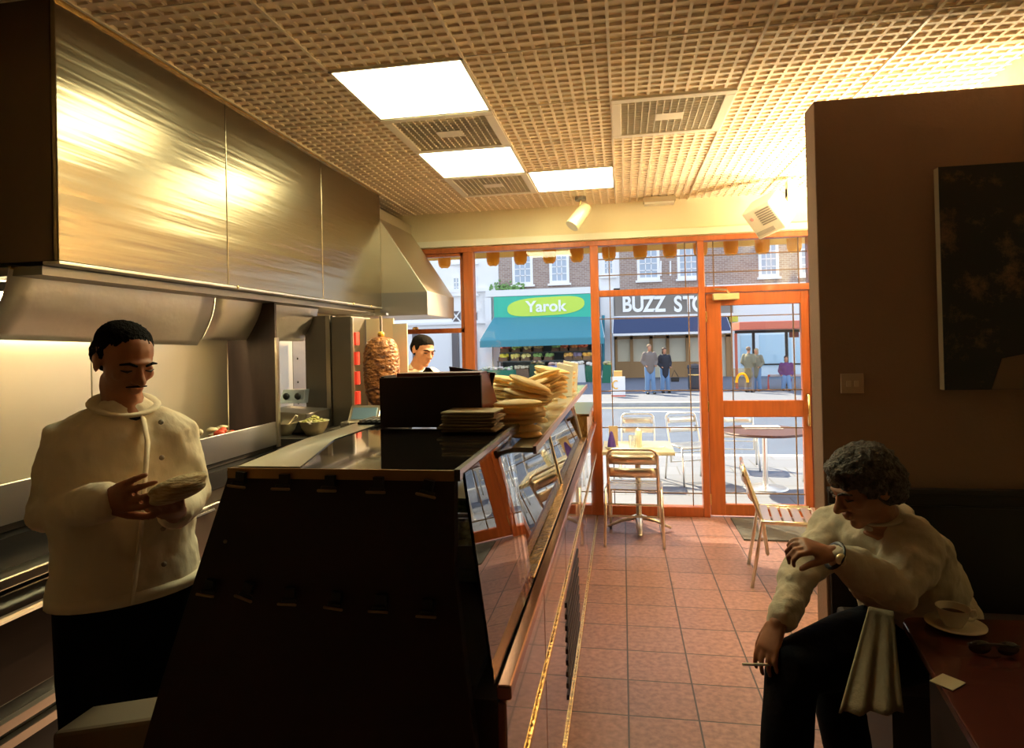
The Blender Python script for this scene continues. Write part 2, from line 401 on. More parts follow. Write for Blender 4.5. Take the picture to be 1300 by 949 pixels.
for y in (402, 516, 633): z = ZYW(898, y); MB().box(xc1-.006, xc1+.012, YW-.016, YW-.004, z-.045, z+.045).build('hinge', mat('brass', (.85, .65, .3), .25, 1), d, bevel=.002)
q = AY(905, 378, YW-.04); MB().box(q.x, q.x+.21, YW-.07, YW-.005, 1.835, 1.89).build('door_closer', mat('closer_gold', (.8, .7, .45), .35, .6), d, bevel=.005)
MB().tube([(q.x+.13, YW-.05, 1.89), (q.x+.10, YW-.12, 1.915), (q.x+.02, YW-.03, 1.93)], .008).build('closer_arm', ALU, d)
hz_ = (.78, 1.03); MB().tube([(1.50, YW-.008, hz_[0]), (1.50, YW-.055, hz_[0]), (1.50, YW-.055, hz_[1]), (1.50, YW-.008, hz_[1])], .012).build('handle', MATS['brass'], d, smooth=True)
# sticker on the door pane: pale square with a yellow arch
st = thing('door_sticker', (AY(943, 480, YW+.01)), 'pale square sticker with a yellow arch on the upper door pane', 'sticker')
c = AY(942, 480, YW+.0165)
MB().box(c.x-.075, c.x+.075, YW+.015, YW+.0175, c.z-.075, c.z+.085).build('backing', glass_mat('sticker_film', (.95, .9, .8), 3.0, .5), st)
MB().tube([(c.x+.045*math.cos(R(a)), YW+.0135, c.z-.035+.075*math.sin(R(a))) for a in range(0, 181, 15)], .011).build('arch', mat('sticker_yellow', (.95, .6, .04), .5), st)
MB().box(.86, 1.46, 4.98, YW-.05, .001, .012).build('door_mat', mat('grey_mat', (.13, .12, .11), .95, bump=.5, bscale=200)); tag(bpy.data.objects['door_mat'], 'flat grey mat lying inside the shop door', 'door mat')

# ================================================================== OUTSIDE GROUND
SLAB = bpy.data.materials.new('paving_slabs'); SLAB.use_nodes = True
n = SLAB.node_tree.nodes; L = SLAB.node_tree.links; bt = n.new('ShaderNodeTexBrick'); g = n.new('ShaderNodeNewGeometry')
L.new(g.outputs['Position'], bt.inputs['Vector']); bt.inputs['Scale'].default_value = 1; bt.inputs['Brick Width'].default_value = .62; bt.inputs['Row Height'].default_value = .5
bt.inputs['Mortar Size'].default_value = .008; bt.inputs['Color1'].default_value = (.19, .20, .24, 1); bt.inputs['Color2'].default_value = (.16, .17, .21, 1); bt.inputs['Mortar'].default_value = (.12, .12, .13, 1)
L.new(bt.outputs['Color'], n['Principled BSDF'].inputs['Base Color']); n['Principled BSDF'].inputs['Roughness'].default_value = .8
struct(MB().box(-25, 25, YW+.10, 8.75, -.2, -.03).build('pavement_near', SLAB))
KERB = mat('kerb_stone', (.5, .49, .47), .8, var=.2)
struct(MB().box(-25, 25, 8.75, 8.9, -.3, -.03).build('kerb_near', KERB))
struct(MB().box(-40, 40, 8.9, 17.6, -.45, -.25).build('road', mat('asphalt', (.085, .11, .17), .8, var=.12, vscale=2)))
struct(MB().box(-40, 40, 17.6, 17.8, -.45, -.15).build('kerb_far', KERB))
struct(MB().box(-40, 40, 17.8, 31, -.45, -.16).build('pavement_far', mat('far_paving', (.16, .17, .21), .8, var=.1)))
RW = mat('road_paint', (.75, .75, .74), .7)
def onroad(px, py): return hit(px, py, 2, -.245)
for i, (pa, pb, hgt) in enumerate([((800, 522), (890, 523), .12), ((620, 524), (748, 523), .12)]):
    A = onroad(*pa); B = onroad(*pb)
    tag(MB().prism([(A.x, A.y, -.249), (B.x, B.y, -.249), (B.x, B.y+hgt, -.249), (A.x, A.y+hgt, -.249)], (0, 0, .006)).build('road_marking', RW), ['white dash on the road seen above the window table', 'white dash on the road seen above the piled bread'][i], 'road marking')
for i, yy in enumerate((17.0, 17.25)):
    tag(MB().box(-30, 30, yy, yy+.07, -.249, -.244).build('road_line', mat('yellow_paint', (.5, .42, .25), .7)), ['inner parking line along the far kerb', 'outer parking line beside the far kerb'][i], 'road marking')

# ================================================================== PEOPLE
def frame_from(fwd, up=(0, 0, 1)):
    f_ = Vector(fwd).normalized(); u_ = Vector(up); u_ = (u_-f_*u_.dot(f_)).normalized(); r_ = f_.cross(u_)
    return Matrix((r_, f_, u_)).transposed()       # columns: right, forward, up
def head(mb, c, rot, H, detail=True):
    E = lambda x, y, z, a, b, cc: mb.ell(Vector(c)+rot @ (Vector((x, y, z))*H), a*H, b*H, cc*H, rot)
    E(0, -.07, .16, .335, .415, .335); E(0, .08, -.05, .275, .30, .37); E(0, .10, -.29, .215, .25, .18); E(0, .27, -.40, .105, .10, .085)
    if detail:
        W = lambda x, y, z: Vector(c)+rot @ (Vector((x, y, z))*H)
        E(0, .325, .10, .20, .075, .05)
        mb.loft([W(0, .36, .07), W(0, .41, -.03), W(0, .47, -.12)], [.032*H, .042*H, .058*H], n=8)
        E(.055, .41, -.135, .042, .05, .035); E(-.055, .41, -.135, .042, .05, .035)
        E(.165, .24, -.08, .10, .10, .09); E(-.165, .24, -.08, .10, .10, .09)
        E(0, .375, -.235, .105, .045, .026); E(0, .365, -.285, .09, .05, .032)
        for s in (-1, 1): E(s*.15, .305, .015, .065, .05, .04)
        for s in (-1, 1):
            E(s*.335, -.04, -.02, .03, .085, .125); E(s*.355, -.06, .03, .022, .08, .075)
def hand(mb, wrist, dirn, palm, side, s=1.0, curl=25, spread=8, thumb=40, n=8, curls=None):
    """dirn: wrist->fingers, palm: normal of the palm side, side: +1 thumb lies towards dirn x palm."""
    d_ = Vector(dirn).normalized(); p_ = Vector(palm); p_ = (p_-d_*p_.dot(d_)).normalized(); t_ = d_.cross(p_)*side
    w_ = Vector(wrist)
    K = w_+d_*.085*s
    mb.loft([w_-d_*.02*s, w_+d_*.025*s, w_+d_*.06*s, K], [.028*s, .034*s, .040*s, .040*s], [.021*s, .017*s, .015*s, .012*s], side=t_, n=12)
    for k, (off, ln) in enumerate(((.030, .92), (.010, 1.02), (-.011, .95), (-.031, .74))):
        base = K+t_*off*s-d_*.008*s
        ang0 = curls[k] if curls else curl
        dd = (d_+t_*(off*spread*.5)).normalized(); pts = [base-d_*.012*s, base]; a = ang0*.6
        for seg in (.044, .028, .022):
            q = Matrix.Rotation(R(0), 3, 'X')
            v = dd*math.cos(R(a))+p_*math.sin(R(a)); pts.append(pts[-1]+v*seg*ln*s); a += ang0
        mb.loft(pts, [.0095*s, .0095*s, .0088*s, .0080*s, .0070*s], n=n)
    b0 = w_+d_*.018*s+t_*.024*s; v1 = (d_*math.cos(R(thumb))+t_*math.sin(R(thumb))+p_*.35).normalized(); v2 = (v1+d_*.5+p_*.35).normalized()
    p1 = b0+v1*.045*s; p2 = p1+v2*.034*s; p3 = p2+(v2+p_*.3).normalized()*.026*s
    mb.loft([b0, p1, p2, p3], [.015*s, .0115*s, .0105*s, .0085*s], n=n)
def V(*a): return Vector(a)
def lerp(a, b, t): return Vector(a).lerp(Vector(b), t)
def face_bits(root, c, rot, H, hairmat, shut=True, brow=True):
    W = lambda x, y, z: Vector(c)+rot @ (Vector((x, y, z))*H)
    if brow:
        for s in (-1, 1):
            MB().loft([W(s*.065, .405, .085), W(s*.15, .385, .115), W(s*.235, .325, .085)], [.016*H, .02*H, .012*H], n=8).build('eyebrow', hairmat, root, smooth=True)
    for s in (-1, 1):
        MB().loft([W(s*.09, .352, .002), W(s*.15, .362, -.008), W(s*.21, .322, .002)], [.010*H, .017*H, .008*H], n=8).build('eye', mat('dark_eye', (.02, .01, .008), .3), root, smooth=True)

# ================================================================== KITCHEN SIDE
# back wall sheets of steel
XS = -2.25
z0s, z1s = .955, 1.83
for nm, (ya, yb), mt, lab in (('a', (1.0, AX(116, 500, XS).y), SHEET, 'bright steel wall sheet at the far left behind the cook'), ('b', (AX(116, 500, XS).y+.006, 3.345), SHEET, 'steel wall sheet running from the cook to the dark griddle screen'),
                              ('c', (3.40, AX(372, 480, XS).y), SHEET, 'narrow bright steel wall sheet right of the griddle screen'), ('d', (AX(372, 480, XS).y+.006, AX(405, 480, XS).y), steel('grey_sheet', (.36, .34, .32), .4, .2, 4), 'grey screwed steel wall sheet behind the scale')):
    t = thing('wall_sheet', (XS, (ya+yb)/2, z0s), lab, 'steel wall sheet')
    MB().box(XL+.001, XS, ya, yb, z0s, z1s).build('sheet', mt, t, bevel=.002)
    if nm == 'd':
        for py in (455, 485, 512): qy = ya+.06; MB().ell((XS+.002, qy, AX(376, py, XS).z), .004, .008, .008).build('screw', BLACKP, t)
    if nm == 'c':
        for py in (449, 500): MB().ell((XS+.002, ya+.30, AX(357, py, XS).z), .004, .035, .03).build('plate_mark', mat('brown_mark', (.3, .18, .09), .6), t)
# extraction hood
HX, HY0, HY1, HZb = -1.845, 1.83, 4.73, 1.815
t = thing('extraction_hood', (-2.05, 3.2, HZb), 'long brushed steel extraction hood along the ceiling above the griddles', 'extraction hood')
seams = [HY0, 2.76, 3.74, HY1]
for a, b_ in zip(seams[:-1], seams[1:]):
    MB().box(HX-.02, HX, a+.002, b_-.002, HZb+.0, ZC-.001).build('front_panel', HOOD, t, bevel=.003)
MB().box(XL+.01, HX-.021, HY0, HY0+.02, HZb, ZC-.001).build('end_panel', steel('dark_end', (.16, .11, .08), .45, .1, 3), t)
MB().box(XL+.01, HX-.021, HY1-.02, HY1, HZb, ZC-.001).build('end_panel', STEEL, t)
MB().box(XL+.01, HX-.021, HY0+.02, HY1-.02, HZb+.03, HZb+.05).build('filter_tray', DSTEEL, t)
MB().box(HX-.06, HX+.004, HY0, HY1, HZb-.012, HZb-.001).build('gutter', STEEL, t, bevel=.002)
MB().box(XL+.01, HX-.062, HY0, HY1, HZb-.045, HZb-.015).build('gutter_channel', DSTEEL, t)
MB().box(HX+.001, HX+.012, HY0, HY1, ZC-.014, ZC-.001).build('top_trim', GOLD, t)
for py in (300, 368, 384): 
    yq = AX(px := 180+py*.5, 350, HX).y
    MB().ell((HX+.004, HY0+1.0+(py-300)*.02, HZb-.004), .006, .008, .008).build('bolt', MATS['brass'], t)
# small canopy over the spit
t = thing('spit_canopy', (-1.8, 5.1, 1.745), 'small sloping steel canopy over the doner spit at the hood end', 'canopy')
pr = [(XL+.01, 4.735, 2.60), (XL+.01, 4.735, 1.745), (-1.478, 4.735, 1.745), (-1.478, 4.735, 1.93), (-1.86, 4.735, 2.52), (-1.86, 4.735, 2.60)]
MB().prism(pr, (0, .8, 0)).build('canopy_body', steel('canopy_steel', (.62, .56, .46), .4, .1, 2), t, bevel=.003)
MB().box(-1.86, -1.474, 4.728, 4.734, 1.745, 1.925).build('lower_band', steel('blue_steel', (.50, .50, .54), .35, .1, 3), t)
# splash baffles under the hood
for (pa, pb, pc, pd, lab) in (((12, 339), (272, 372), (250, 438), (-25, 430), 'long dented steel baffle hanging under the hood behind the cook'), ((274, 372), (405, 387), (385, 433), (257, 431), 'shorter steel baffle hanging under the hood beside the scale')):
    A = AX(*pa, -2.02); B = AX(*pb, -2.02); Cc = AX(*pc, -2.13); D = AX(*pd, -2.13)
    t = thing('steel_baffle', (lerp(Cc, D, .5)), lab, 'baffle')
    m_ = MB(); N = 10; g_ = []
    for i in range(N+1):
        for j in range(N+1):
            p = lerp(lerp(A, B, i/N), lerp(D, Cc, i/N), j/N); bow = math.sin(math.pi*j/N)*.018+.006*noise.noise(p*5); p.x += bow; g_.append(p)
    m_.add(g_, [(i*(N+1)+j, (i+1)*(N+1)+j, (i+1)*(N+1)+j+1, i*(N+1)+j+1) for i in range(N) for j in range(N)])
    m_.build('sheet', FLAP, t, smooth=True, solid=.004)
    MB().tube([A, B], .006).build('rolled_edge', GOLD, t)
# griddle unit
gx = -1.95
t = thing('griddle', (-2.1, 2.2, .93), 'steel griddle with a deep front splash plate behind the cook', 'griddle')
MB().box(XS+.005, gx-.02, 1.0, 3.34, .935, 1.0).build('hot_plate', mat('griddle_iron', (.03, .025, .022), .5, .5), t)
MB().box(gx-.012, gx, 1.0, 3.345, .962, 1.092).build('splash_plate', steel('apron_steel', (.55, .55, .57), .35, .12, 4), t, bevel=.002)
MB().box(XS+.002, gx, 3.345, 3.365, .955, 1.80).build('side_screen', mat('dark_screen', (.055, .03, .022), .5, .2, var=.4, vscale=4, stretch=(3, 3, .5)), t)
MB().box(gx, gx+.012, 3.340, 3.368, .95, 1.57).build('screen_edge', STEEL, t)
MB().box(XS+.002, gx+.03, 1.0, 3.36, .845, .93).build('burner_gap', BLACKP, t)
for k in range(5): MB().lathe((gx+.03, 2.0+.3*k, .89), [(0, .03), (.016, .03), (.02, 0)], 12, Matrix.Rotation(R(90), 3, 'Y')).build('knob', ALU, t, smooth=True)
VEG = [mat('fried_white', (.7, .6, .4), .6), mat('tomato_red', (.6, .06, .02), .4), mat('charred', (.2, .1, .04), .7)]
for k in range(14):
    q = AX(285+random.uniform(-12, 22), 548, -2.02); z = 1.0
    o = MB().ell((random.uniform(-2.05, -1.985), 2.84+random.uniform(-.13, .16), 1.085+random.uniform(-.01, .03)), random.uniform(.015, .028), random.uniform(.015, .03), random.uniform(.010, .02), Matrix.Rotation(random.uniform(0, 3), 3, 'Z')).build('chopped_vegetable', VEG[(0, 0, 1, 0, 2)[k % 5]], smooth=True)
    tag(o, 'small piece of grilled meat or vegetable heaped at the griddle edge', 'food', 'chopped food on the griddle')
o = MB().box(-2.09, -1.965, 2.62, 3.05, 1.001, 1.068).build('food_block', mat('grease_brown', (.12, .06, .03), .6), bevel=.02); tag(o, 'low dark brown heap of cooked food behind the splash plate', 'food')
# under counter fridges
t = thing('undercounter_fridge', (-2.1, 2.65, .0), 'steel undercounter fridge below the griddle right of the cook', 'fridge')
MB().box(XS+.002, gx+.0, 2.2, 3.36, .10, .842).build('cabinet', DSTEEL, t)
for ya, yb in ((2.21, 2.78), (2.79, 3.35)):
    dd = MB().box(gx+.001, gx+.03, ya, yb, .12, .78).build('door', STEEL, t, bevel=.004)
    MB().tube([(gx+.05, ya+.08, .76), (gx+.05, yb-.08, .76)], .008).build('handle', BLACKP, dd)
MB().box(gx, gx+.02, 2.2, 3.36, .785, .84).build('fascia', STEEL, t)
for sy in (2.25, 3.30):
    for sx in (-2.2, -2.0): MB().loft([(sx, sy, .0), (sx, sy, .1)], .02, n=8, caps=False).build('foot', BLACKP, t)
t = thing('cooking_range', (-2.1, 1.6, 0), 'dark cooking range with steel rails at the far left beside the cook', 'cooking range')
MB().box(XS+.002, gx+.02, .9, 2.19, .0, .842).build('body', BLACKP, t)
o_ = MB().box(gx+.021, gx+.04, 1.0, 2.1, .42, .76).build('oven_door', steel('range_dark', (.12, .11, .10), .3, .2, 4), t, bevel=.004)
MB().tube([(gx+.04, 1.05, .70), (gx+.08, 1.05, .70), (gx+.08, 2.05, .70), (gx+.04, 2.05, .70)], .013).build('rail', ALU, o_)
MB().box(gx+.021, gx+.10, 1.0, 2.1, .795, .83).build('front_ledge', STEEL, t, bevel=.004)
MB().box(gx+.021, gx+.05, 1.0, 2.1, .34, .37).build('lower_rail', ALU, t); MB().box(gx+.021, gx+.05, 1.0, 2.1, .28, .31).build('lower_rail', ALU, t)
# worktop beyond
t = thing('back_worktop', (-1.9, 4.3, 0), 'dark worktop cabinet under the bowls and doner spit', 'cabinet')
MB().box(XS+.002, -1.60, 3.40, 3.70, .86, .985).build('worktop', mat('worktop_dark', (.04, .035, .03), .35), t)
MB().box(XS+.002, -1.36, 3.70, 4.18, .86, .985).build('worktop', MATS['worktop_dark'], t)
MB().box(XS+.002, -1.68, 4.18, 5.5, .86, .985).build('worktop', MATS['worktop_dark'], t)
MB().box(XS+.002, -1.70, 3.42, 3.70, 0, .86).build('cupboard', DARKBR, t); MB().box(XS+.002, -1.70, 3.70, 5.48, 0, .86).build('cupboard', DARKBR, t)
# bowls
def bowl(c, r, lab, food, spoon):
    t = thing('bowl', c, lab, 'bowl')
    MB().lathe(c, [(r*.35, 0), (r*.5, .0), (r*.8, r*.45), (r, r*.95), (r*1.03, r*.98), (r*.96, r*.93), (r*.7, r*.4), (0, r*.2)], 24).build('bowl_shell', mat('cream_plastic', (.75, .66, .45), .4), t, smooth=True)
    if food:
        o = MB()
        for k in range(60):
            a = random.uniform(0, 6.28); q = random.uniform(0, r*.75); o.ell((c[0]+q*math.cos(a), c[1]+q*math.sin(a), c[2]+r*.9+(r*.75-q)*.55), .012, .009, .006, Matrix.Rotation(a*3, 3, 'Z'), 8, 5)
        tag(o.build('shredded_salad', mat('pale_lettuce', (.55, .52, .2), .6), t, smooth=True), kind='stuff')
    MB().loft([(c[0]+.02, c[1], c[2]+r*.7), (c[0]+spoon[0], c[1]+spoon[1], c[2]+r*.9+spoon[2])], [.006, .009], [.003, .004], n=8).build('spoon', ALU, t, smooth=True)
bowl((-2.02, 3.555, .986), .075, 'cream bowl half hidden right beside the griddle screen', False, (.09, -.02, .05))
bowl((-1.83, 3.56, .986), .088, 'cream bowl heaped with pale shredded salad on the worktop', True, (.02, -.10, .0))
# fryer / scale
t = thing('fryer', (-2.0, 4.1, .986), 'low steel appliance with a two dial panel behind the bowls', 'fryer')
MB().prism([(-2.20, 3.60, .986), (-1.90, 3.60, .986), (-1.90, 3.60, 1.11), (-2.20, 3.60, 1.13)], (0, .32, 0)).build('body', DSTEEL, t, bevel=.006)
pn = MB().prism([(-2.19, 3.79, 1.155), (-2.02, 3.79, 1.155), (-2.03, 3.83, 1.24), (-2.18, 3.83, 1.24)], (0, .06, 0)).build('dial_panel', mat('blue_grey_panel', (.35, .38, .45), .3, .6), t)
for qx in (-2.145, -2.065): MB().ell((qx, 3.80, 1.20), .022, .014, .022).build('dial', BLACKP, pn, smooth=True)
t = thing('weighing_scale', (-1.62, 3.85, .986), 'counter scale with a tilted pale display beside the doner spit', 'scale')
MB().box(-1.75, -1.50, 3.74, 3.88, .986, 1.04).build('base', DSTEEL, t, bevel=.006)
c1 = V(-1.585, 3.75, 1.085); rt = Matrix.Rotation(R(-35), 3, 'X')
MB().cbox(c1, .20, .03, .12, rt).build('display_housing', STEEL, t, bevel=.005); MB().cbox(c1+rt @ V(0, -.017, 0), .16, .004, .08, rt).build('display', mat('display_glass', (.25, .38, .5), .15), t)
MB().box(-1.70, -1.54, 3.76, 3.87, 1.041, 1.05).build('pan', STEEL, t)
# kebab machine
t = thing('doner_grill', (-1.65, 4.0, .986), 'upright steel doner grill with glowing red burners', 'doner grill')
MB().box(-2.10, -1.90, 3.98, 4.02, .986, 1.72).build('rear_post', DSTEEL, t)
MB().box(-1.945, -1.915, 3.965, 3.99, .986, 1.72).build('corner_post', STEEL, t)
MB().box(-1.885, -1.745, 3.93, 4.25, .986, 1.71).build('burner_housing', steel('housing', (.30, .27, .23), .4, .1, 3), t, bevel=.004)
MB().box(-1.750, -1.735, 3.925, 3.945, .986, 1.70).build('front_edge', ALU, t)
BUR = mat('burner_glow', (.30, .02, .01), .6, emit=(1, .05, .02), estr=.22)
for k in range(4):
    z = 1.13+.13*k; MB().box(-1.744, -1.725, 3.95, 4.01, z, z+.085).build('burner', BUR, t)
MB().box(-1.74, AY(500, 440, 4.16).x, 4.16, 4.175, .99, 1.70).build('back_screen', mat('lit_screen', (.85, .7, .45), .4, .3), t)  # yellow light on the steel is put into the screen's cream colour
MB().box(AY(499, 440, 4.13).x, AY(517, 440, 4.13).x, 4.13, 4.145, 1.0, 1.66).build('side_wing', mat('cream_steel', (.72, .66, .5), .4, .5), t)
MB().box(-1.80, -1.38, 3.68, 4.25, .986, 1.005).build('drip_tray', STEEL, t, bevel=.004)
MB().loft([(-1.515, 3.86, 1.0), (-1.515, 3.86, 1.10)], .014, caps=False).build('spit_socket', STEEL, t)
MB().box(-1.74, -1.47, 3.84, 3.88, 1.705, 1.72).build('top_arm', STEEL, t)
t = thing('doner_kebab', (-1.515, 3.86, 1.13), 'tall browned stack of doner meat on its vertical spit', 'doner kebab')
m_ = MB(); kc = V(-1.515, 3.86, 1.13); prof = [(0, 0), (.055, .0), (.085, .03), (.103, .09), (.112, .17), (.114, .26), (.110, .33), (.096, .39), (.072, .425), (.03, .44), (0, .442)]
NN = 72; NZ = 90; vs = []; fs = []
def prf(z):
    for (r0, a), (r1, b) in zip(prof[:-1], prof[1:]):
        if a <= z <= b and b > a: return r0+(r1-r0)*(z-a)/(b-a)
    return 0
for j in range(NZ+1):
    z = .442*j/NZ
    for i in range(NN):
        a = 2*math.pi*i/NN; r_ = prf(z) if j else .05
        p = V(math.cos(a)*6, math.sin(a)*6, z*75)
        r_ = r_+(.006*noise.noise(p*.9)+.005*noise.noise(p*2.3+V(3, 1, 0)) if 0 < j < NZ else 0)
        vs.append(kc+V(r_*math.cos(a), r_*math.sin(a), z))
for j in range(NZ):
    for i in range(NN): fs.append((j*NN+i, j*NN+(i+1) % NN, (j+1)*NN+(i+1) % NN, (j+1)*NN+i))
fs.append(tuple(range(NN))); fs.append(tuple(NZ*NN+i for i in range(NN)))
m_.add(vs, fs); m_.build('meat', mat('roast_meat', (.52, .20, .06), .4, bump=.8, bscale=38, var_col=(.11, .03, .012), vscale=24, stretch=(1, 1, 1.5)), t, smooth=True)
MB().loft([kc+V(0, 0, .43), kc+V(0, 0, .57)], .010, caps=False).build('spit', ALU, t); MB().ell(kc+V(0, 0, .455), .022, .022, .02).build('fat_cap', mat('yellow_fat', (.85, .5, .08), .4), t, smooth=True)

# ================================================================== SERVICE COUNTER
CY0 = 1.21
t = thing('display_counter', (-.5, 3.1, 0), 'long glass fronted display counter with a dark brown end panel and gold trims', 'display counter')
ep = [(-.33, CY0, 1.245), (-.816, CY0, 1.245), (-.98, CY0, .81), (-1.25, CY0, 0), (-.26, CY0, 0), (-.26, CY0, .40), (-.315, CY0, .85), (-.334, CY0, 1.05)]
MB().prism(ep, (0, .03, 0)).build('end_panel', DARKBR, t, bevel=.002)
# top
tp = [(-.816, CY0, 0), (-.86, 1.62, 0), (-.86, 2.55, 0), (-.33, 2.55, 0), (-.33, CY0, 0)]
MB().prism([(x, y, 1.246) for x, y, _ in tp], (0, 0, .010)).build('glass_top', BLACKGL, t)
MB().box(-.816, -.33, CY0-.004, CY0-.001, 1.236, 1.257).build('front_lip', mat('copper_lip', (.45, .25, .10), .3, .8), t)
MB().prism([(-.80, CY0+.01, 1.2565), (-.85, 1.6, 1.2565), (-.85, 2.2, 1.2565), (-.765, 2.2, 1.2565), (-.765, 1.6, 1.2565), (-.66, CY0+.01, 1.2565)], (0, 0, .002)).build('steel_strip', STEEL, t)
MB().box(-.33, -.318, CY0, 2.55, 1.235, 1.258).build('side_trim', mat('dark_chrome', (.3, .25, .22), .2, 1), t)
MB().box(-.84, -.82, CY0+.03, 2.54, .9, 1.245).build('rear_board', DARKBR, t)
CLIP = mat('clip_metal', (.35, .24, .14), .35, 1)
def clip(px, py, rz, par):
    c = AY(px, py, CY0-.004); c_ = MB(); rot = Matrix.Rotation(rz, 3, 'Y')
    c_.cbox(c+V(0, -.004, .012), .020, .012, .022, rot); c_.loft([c+rot @ V(-.012, -.014, .0), c+rot @ V(.012, -.014, .0)], .004, n=8)
    o = c_.build('hook_clip', BLACKP, par); MB().loft([c+rot @ V(-.018, -.022, -.004), c+rot @ V(.018, -.022, -.004)], .003, n=8).build('clip_bar', CLIP, o)
for px, py, rz in ((308, 612, .1), (363, 615, 0), (421, 617, 0), (482, 619, 0), (545, 623, .2), (269, 748, .1), (317, 752, .3), (371, 759, 0), (429, 764, .1), (485, 768, 0), (545, 774, 0)): clip(px, py, rz, t)
q = AY(286, 687, CY0-.003); MB().ell(q, .004, .004, .004).build('screw', CLIP, t)

# body
MB().box(-.82, -.262, CY0+.035, 5.50, .0, .795).build('base_body', DARKBR, t)
ys = [CY0+.03, 1.86, 2.55, 3.25, 3.95, 4.65, 5.50]
for a, b_ in zip(ys[:-1], ys[1:]):
    MB().box(-.262, -.243, a+.004, b_-.004, .565, .79).build('upper_panel', BRONZE, t, bevel=.004)
    MB().box(-.262, -.243, a+.004, b_-.004, .03, .535).build('lower_door', BRONZE, t, bevel=.004)
MB().box(-.262, -.236, CY0+.03, 5.50, .540, .560).build('middle_trim', GOLD, t, bevel=.003)
MB().box(-.262, -.234, CY0+.03, 5.50, .001, .026).build('bottom_trim', GOLD, t, bevel=.003)
MB().box(-.262, -.232, CY0+.03, 5.50, .797, .826).build('ledge_edge', mat('rose_trim', (.45, .22, .16), .2, .8), t, bevel=.004)
gr = MB()
g0 = AX(722, 760, -.24).y; g1 = AX(727, 725, -.24).y
for k in range(9): zz = .10+.045*k; gr.box(-.243, -.238, g0-.1, g1+.35, zz, zz+.02)
gr.build('vent_grille', mat('grille_black', (.02, .012, .01), .5), t)
# display bed behind the glass
MB().box(-.80, -.275, 1.80, 4.50, .80, .83).build('display_bed', mat('bed_steel', (.6, .55, .42), .3, .9, bump=.4, bscale=20), t)
MB().box(-.80, -.31, CY0+.035, 1.79, .80, .82).build('display_bed', DARKBR, t)
MB().box(-.345, -.262, 1.80, 4.50, .8305, .838).build('gold_ledge', GOLD, t, bevel=.003)
def glassq(a, b_, c, d_, nm='glass_pane', m=CASEGLASS, th=.006):
    A, B, C_, D = map(Vector, (a, b_, c, d_)); nrm = (B-A).cross(D-A).normalized()*th
    return MB().prism([A, B, C_, D], nrm).build(nm, m, t)
glassq((-.270, CY0+.03, .828), (-.270, 1.78, .828), (-.322, 1.78, 1.244), (-.322, CY0+.03, 1.244))
ZT = 1.205
GB, GT = -.305, -.385
glassq((GB, 1.80, .84), (GB, 3.0, .84), (GT, 3.0, ZT-.02), (GT, 1.80, ZT-.02))
glassq((GB, 3.01, .84), (GB, 4.5, .84), (GT, 4.5, ZT-.02), (GT, 3.01, ZT-.02))
MB().loft([(-.297, 1.79, .83), (-.332, 1.79, 1.235)], .011, n=8, caps=False).build('glass_post', BLACKP, t)
MB().box(-.82, -.258, 2.56, 4.5, ZT-.014, ZT).build('shelf', mat('shelf_glass', (.45, .42, .34), .1, 0, spec=.8), t)
MB().box(-.32, -.258, 1.80, 2.555, ZT-.014, ZT).build('shelf', MATS['shelf_glass'], t)
MB().box(-.258, -.248, 1.80, 4.5, ZT-.018, ZT+.004).build('shelf_edge', mat('purple_edge', (.42, .24, .26), .3), t)
glassq((-.80, 4.5, .84), (GB, 4.5, .84), (GT, 4.5, ZT-.02), (-.80, 4.5, ZT-.02), 'end_glass')
for yy in (3.0, 4.49): MB().loft([(GB+.008, yy, .84), (GT+.008, yy, ZT-.02)], .006, n=6, caps=False).build('glass_clamp', ALU, t)
MB().box(-.84, -.825, 2.56, 4.5, .80, .95).build('rear_board', OFFW, t)
MB().box(-.70, -.34, 2.0, 4.3, 1.0, 1.008).build('inner_shelf', mat('inner_glass', (.5, .55, .5), .1, 0), t)
# end cabinet by the window
MB().box(-.82, -.262, 4.62, 5.50, .80, .97).build('end_cabinet', MATS['gold_trim'], t, bevel=.004)
MB().box(-.83, -.245, 4.60, 5.52, .97, .99).build('end_cabinet_top', mat('brass_top', (.75, .5, .2), .2, 1), t, bevel=.003)
# trays of food in the display
FOODC = [(.75, .7, .5), (.25, .4, .08), (.6, .15, .05), (.8, .75, .6), (.45, .25, .1), (.3, .45, .1), (.7, .3, .08)]
FN = ['creamy dip', 'green salad', 'red pepper salad', 'white cheese', 'brown beans', 'chopped herbs', 'carrot salad']
for k in range(7):
    y0 = 1.86+.36*k
    tr = thing('food_tray', (-.53, y0+.15, .831), 'steel tray of %s in the glass display, %s' % (FN[k], ['nearest', 'second', 'third', 'middle', 'third from the window', 'second from the window', 'nearest the window'][k]), 'food tray')
    mm = MB(); x0, x1, y1 = -.74, -.36, y0+.30
    mm.box(x0, x1, y0, y1, .831, .835); mm.box(x0, x0+.006, y0, y1, .835, .90); mm.box(x1-.006, x1, y0, y1, .835, .90); mm.box(x0, x1, y0, y0+.006, .835, .90); mm.box(x0, x1, y1-.006, y1, .835, .90)
    mm.build('tray', ALU, tr)
    ff = MB()
    for q in range(70): ff.ell((random.uniform(x0+.03, x1-.03), random.uniform(y0+.03, y1-.03), random.uniform(.85, .905)), .022, .018, .014, Matrix.Rotation(random.uniform(0, 3), 3, 'Z'), 8, 5)
    tag(ff.build('food', mat('food%d' % k, FOODC[k], .5), tr, smooth=True), kind='stuff')
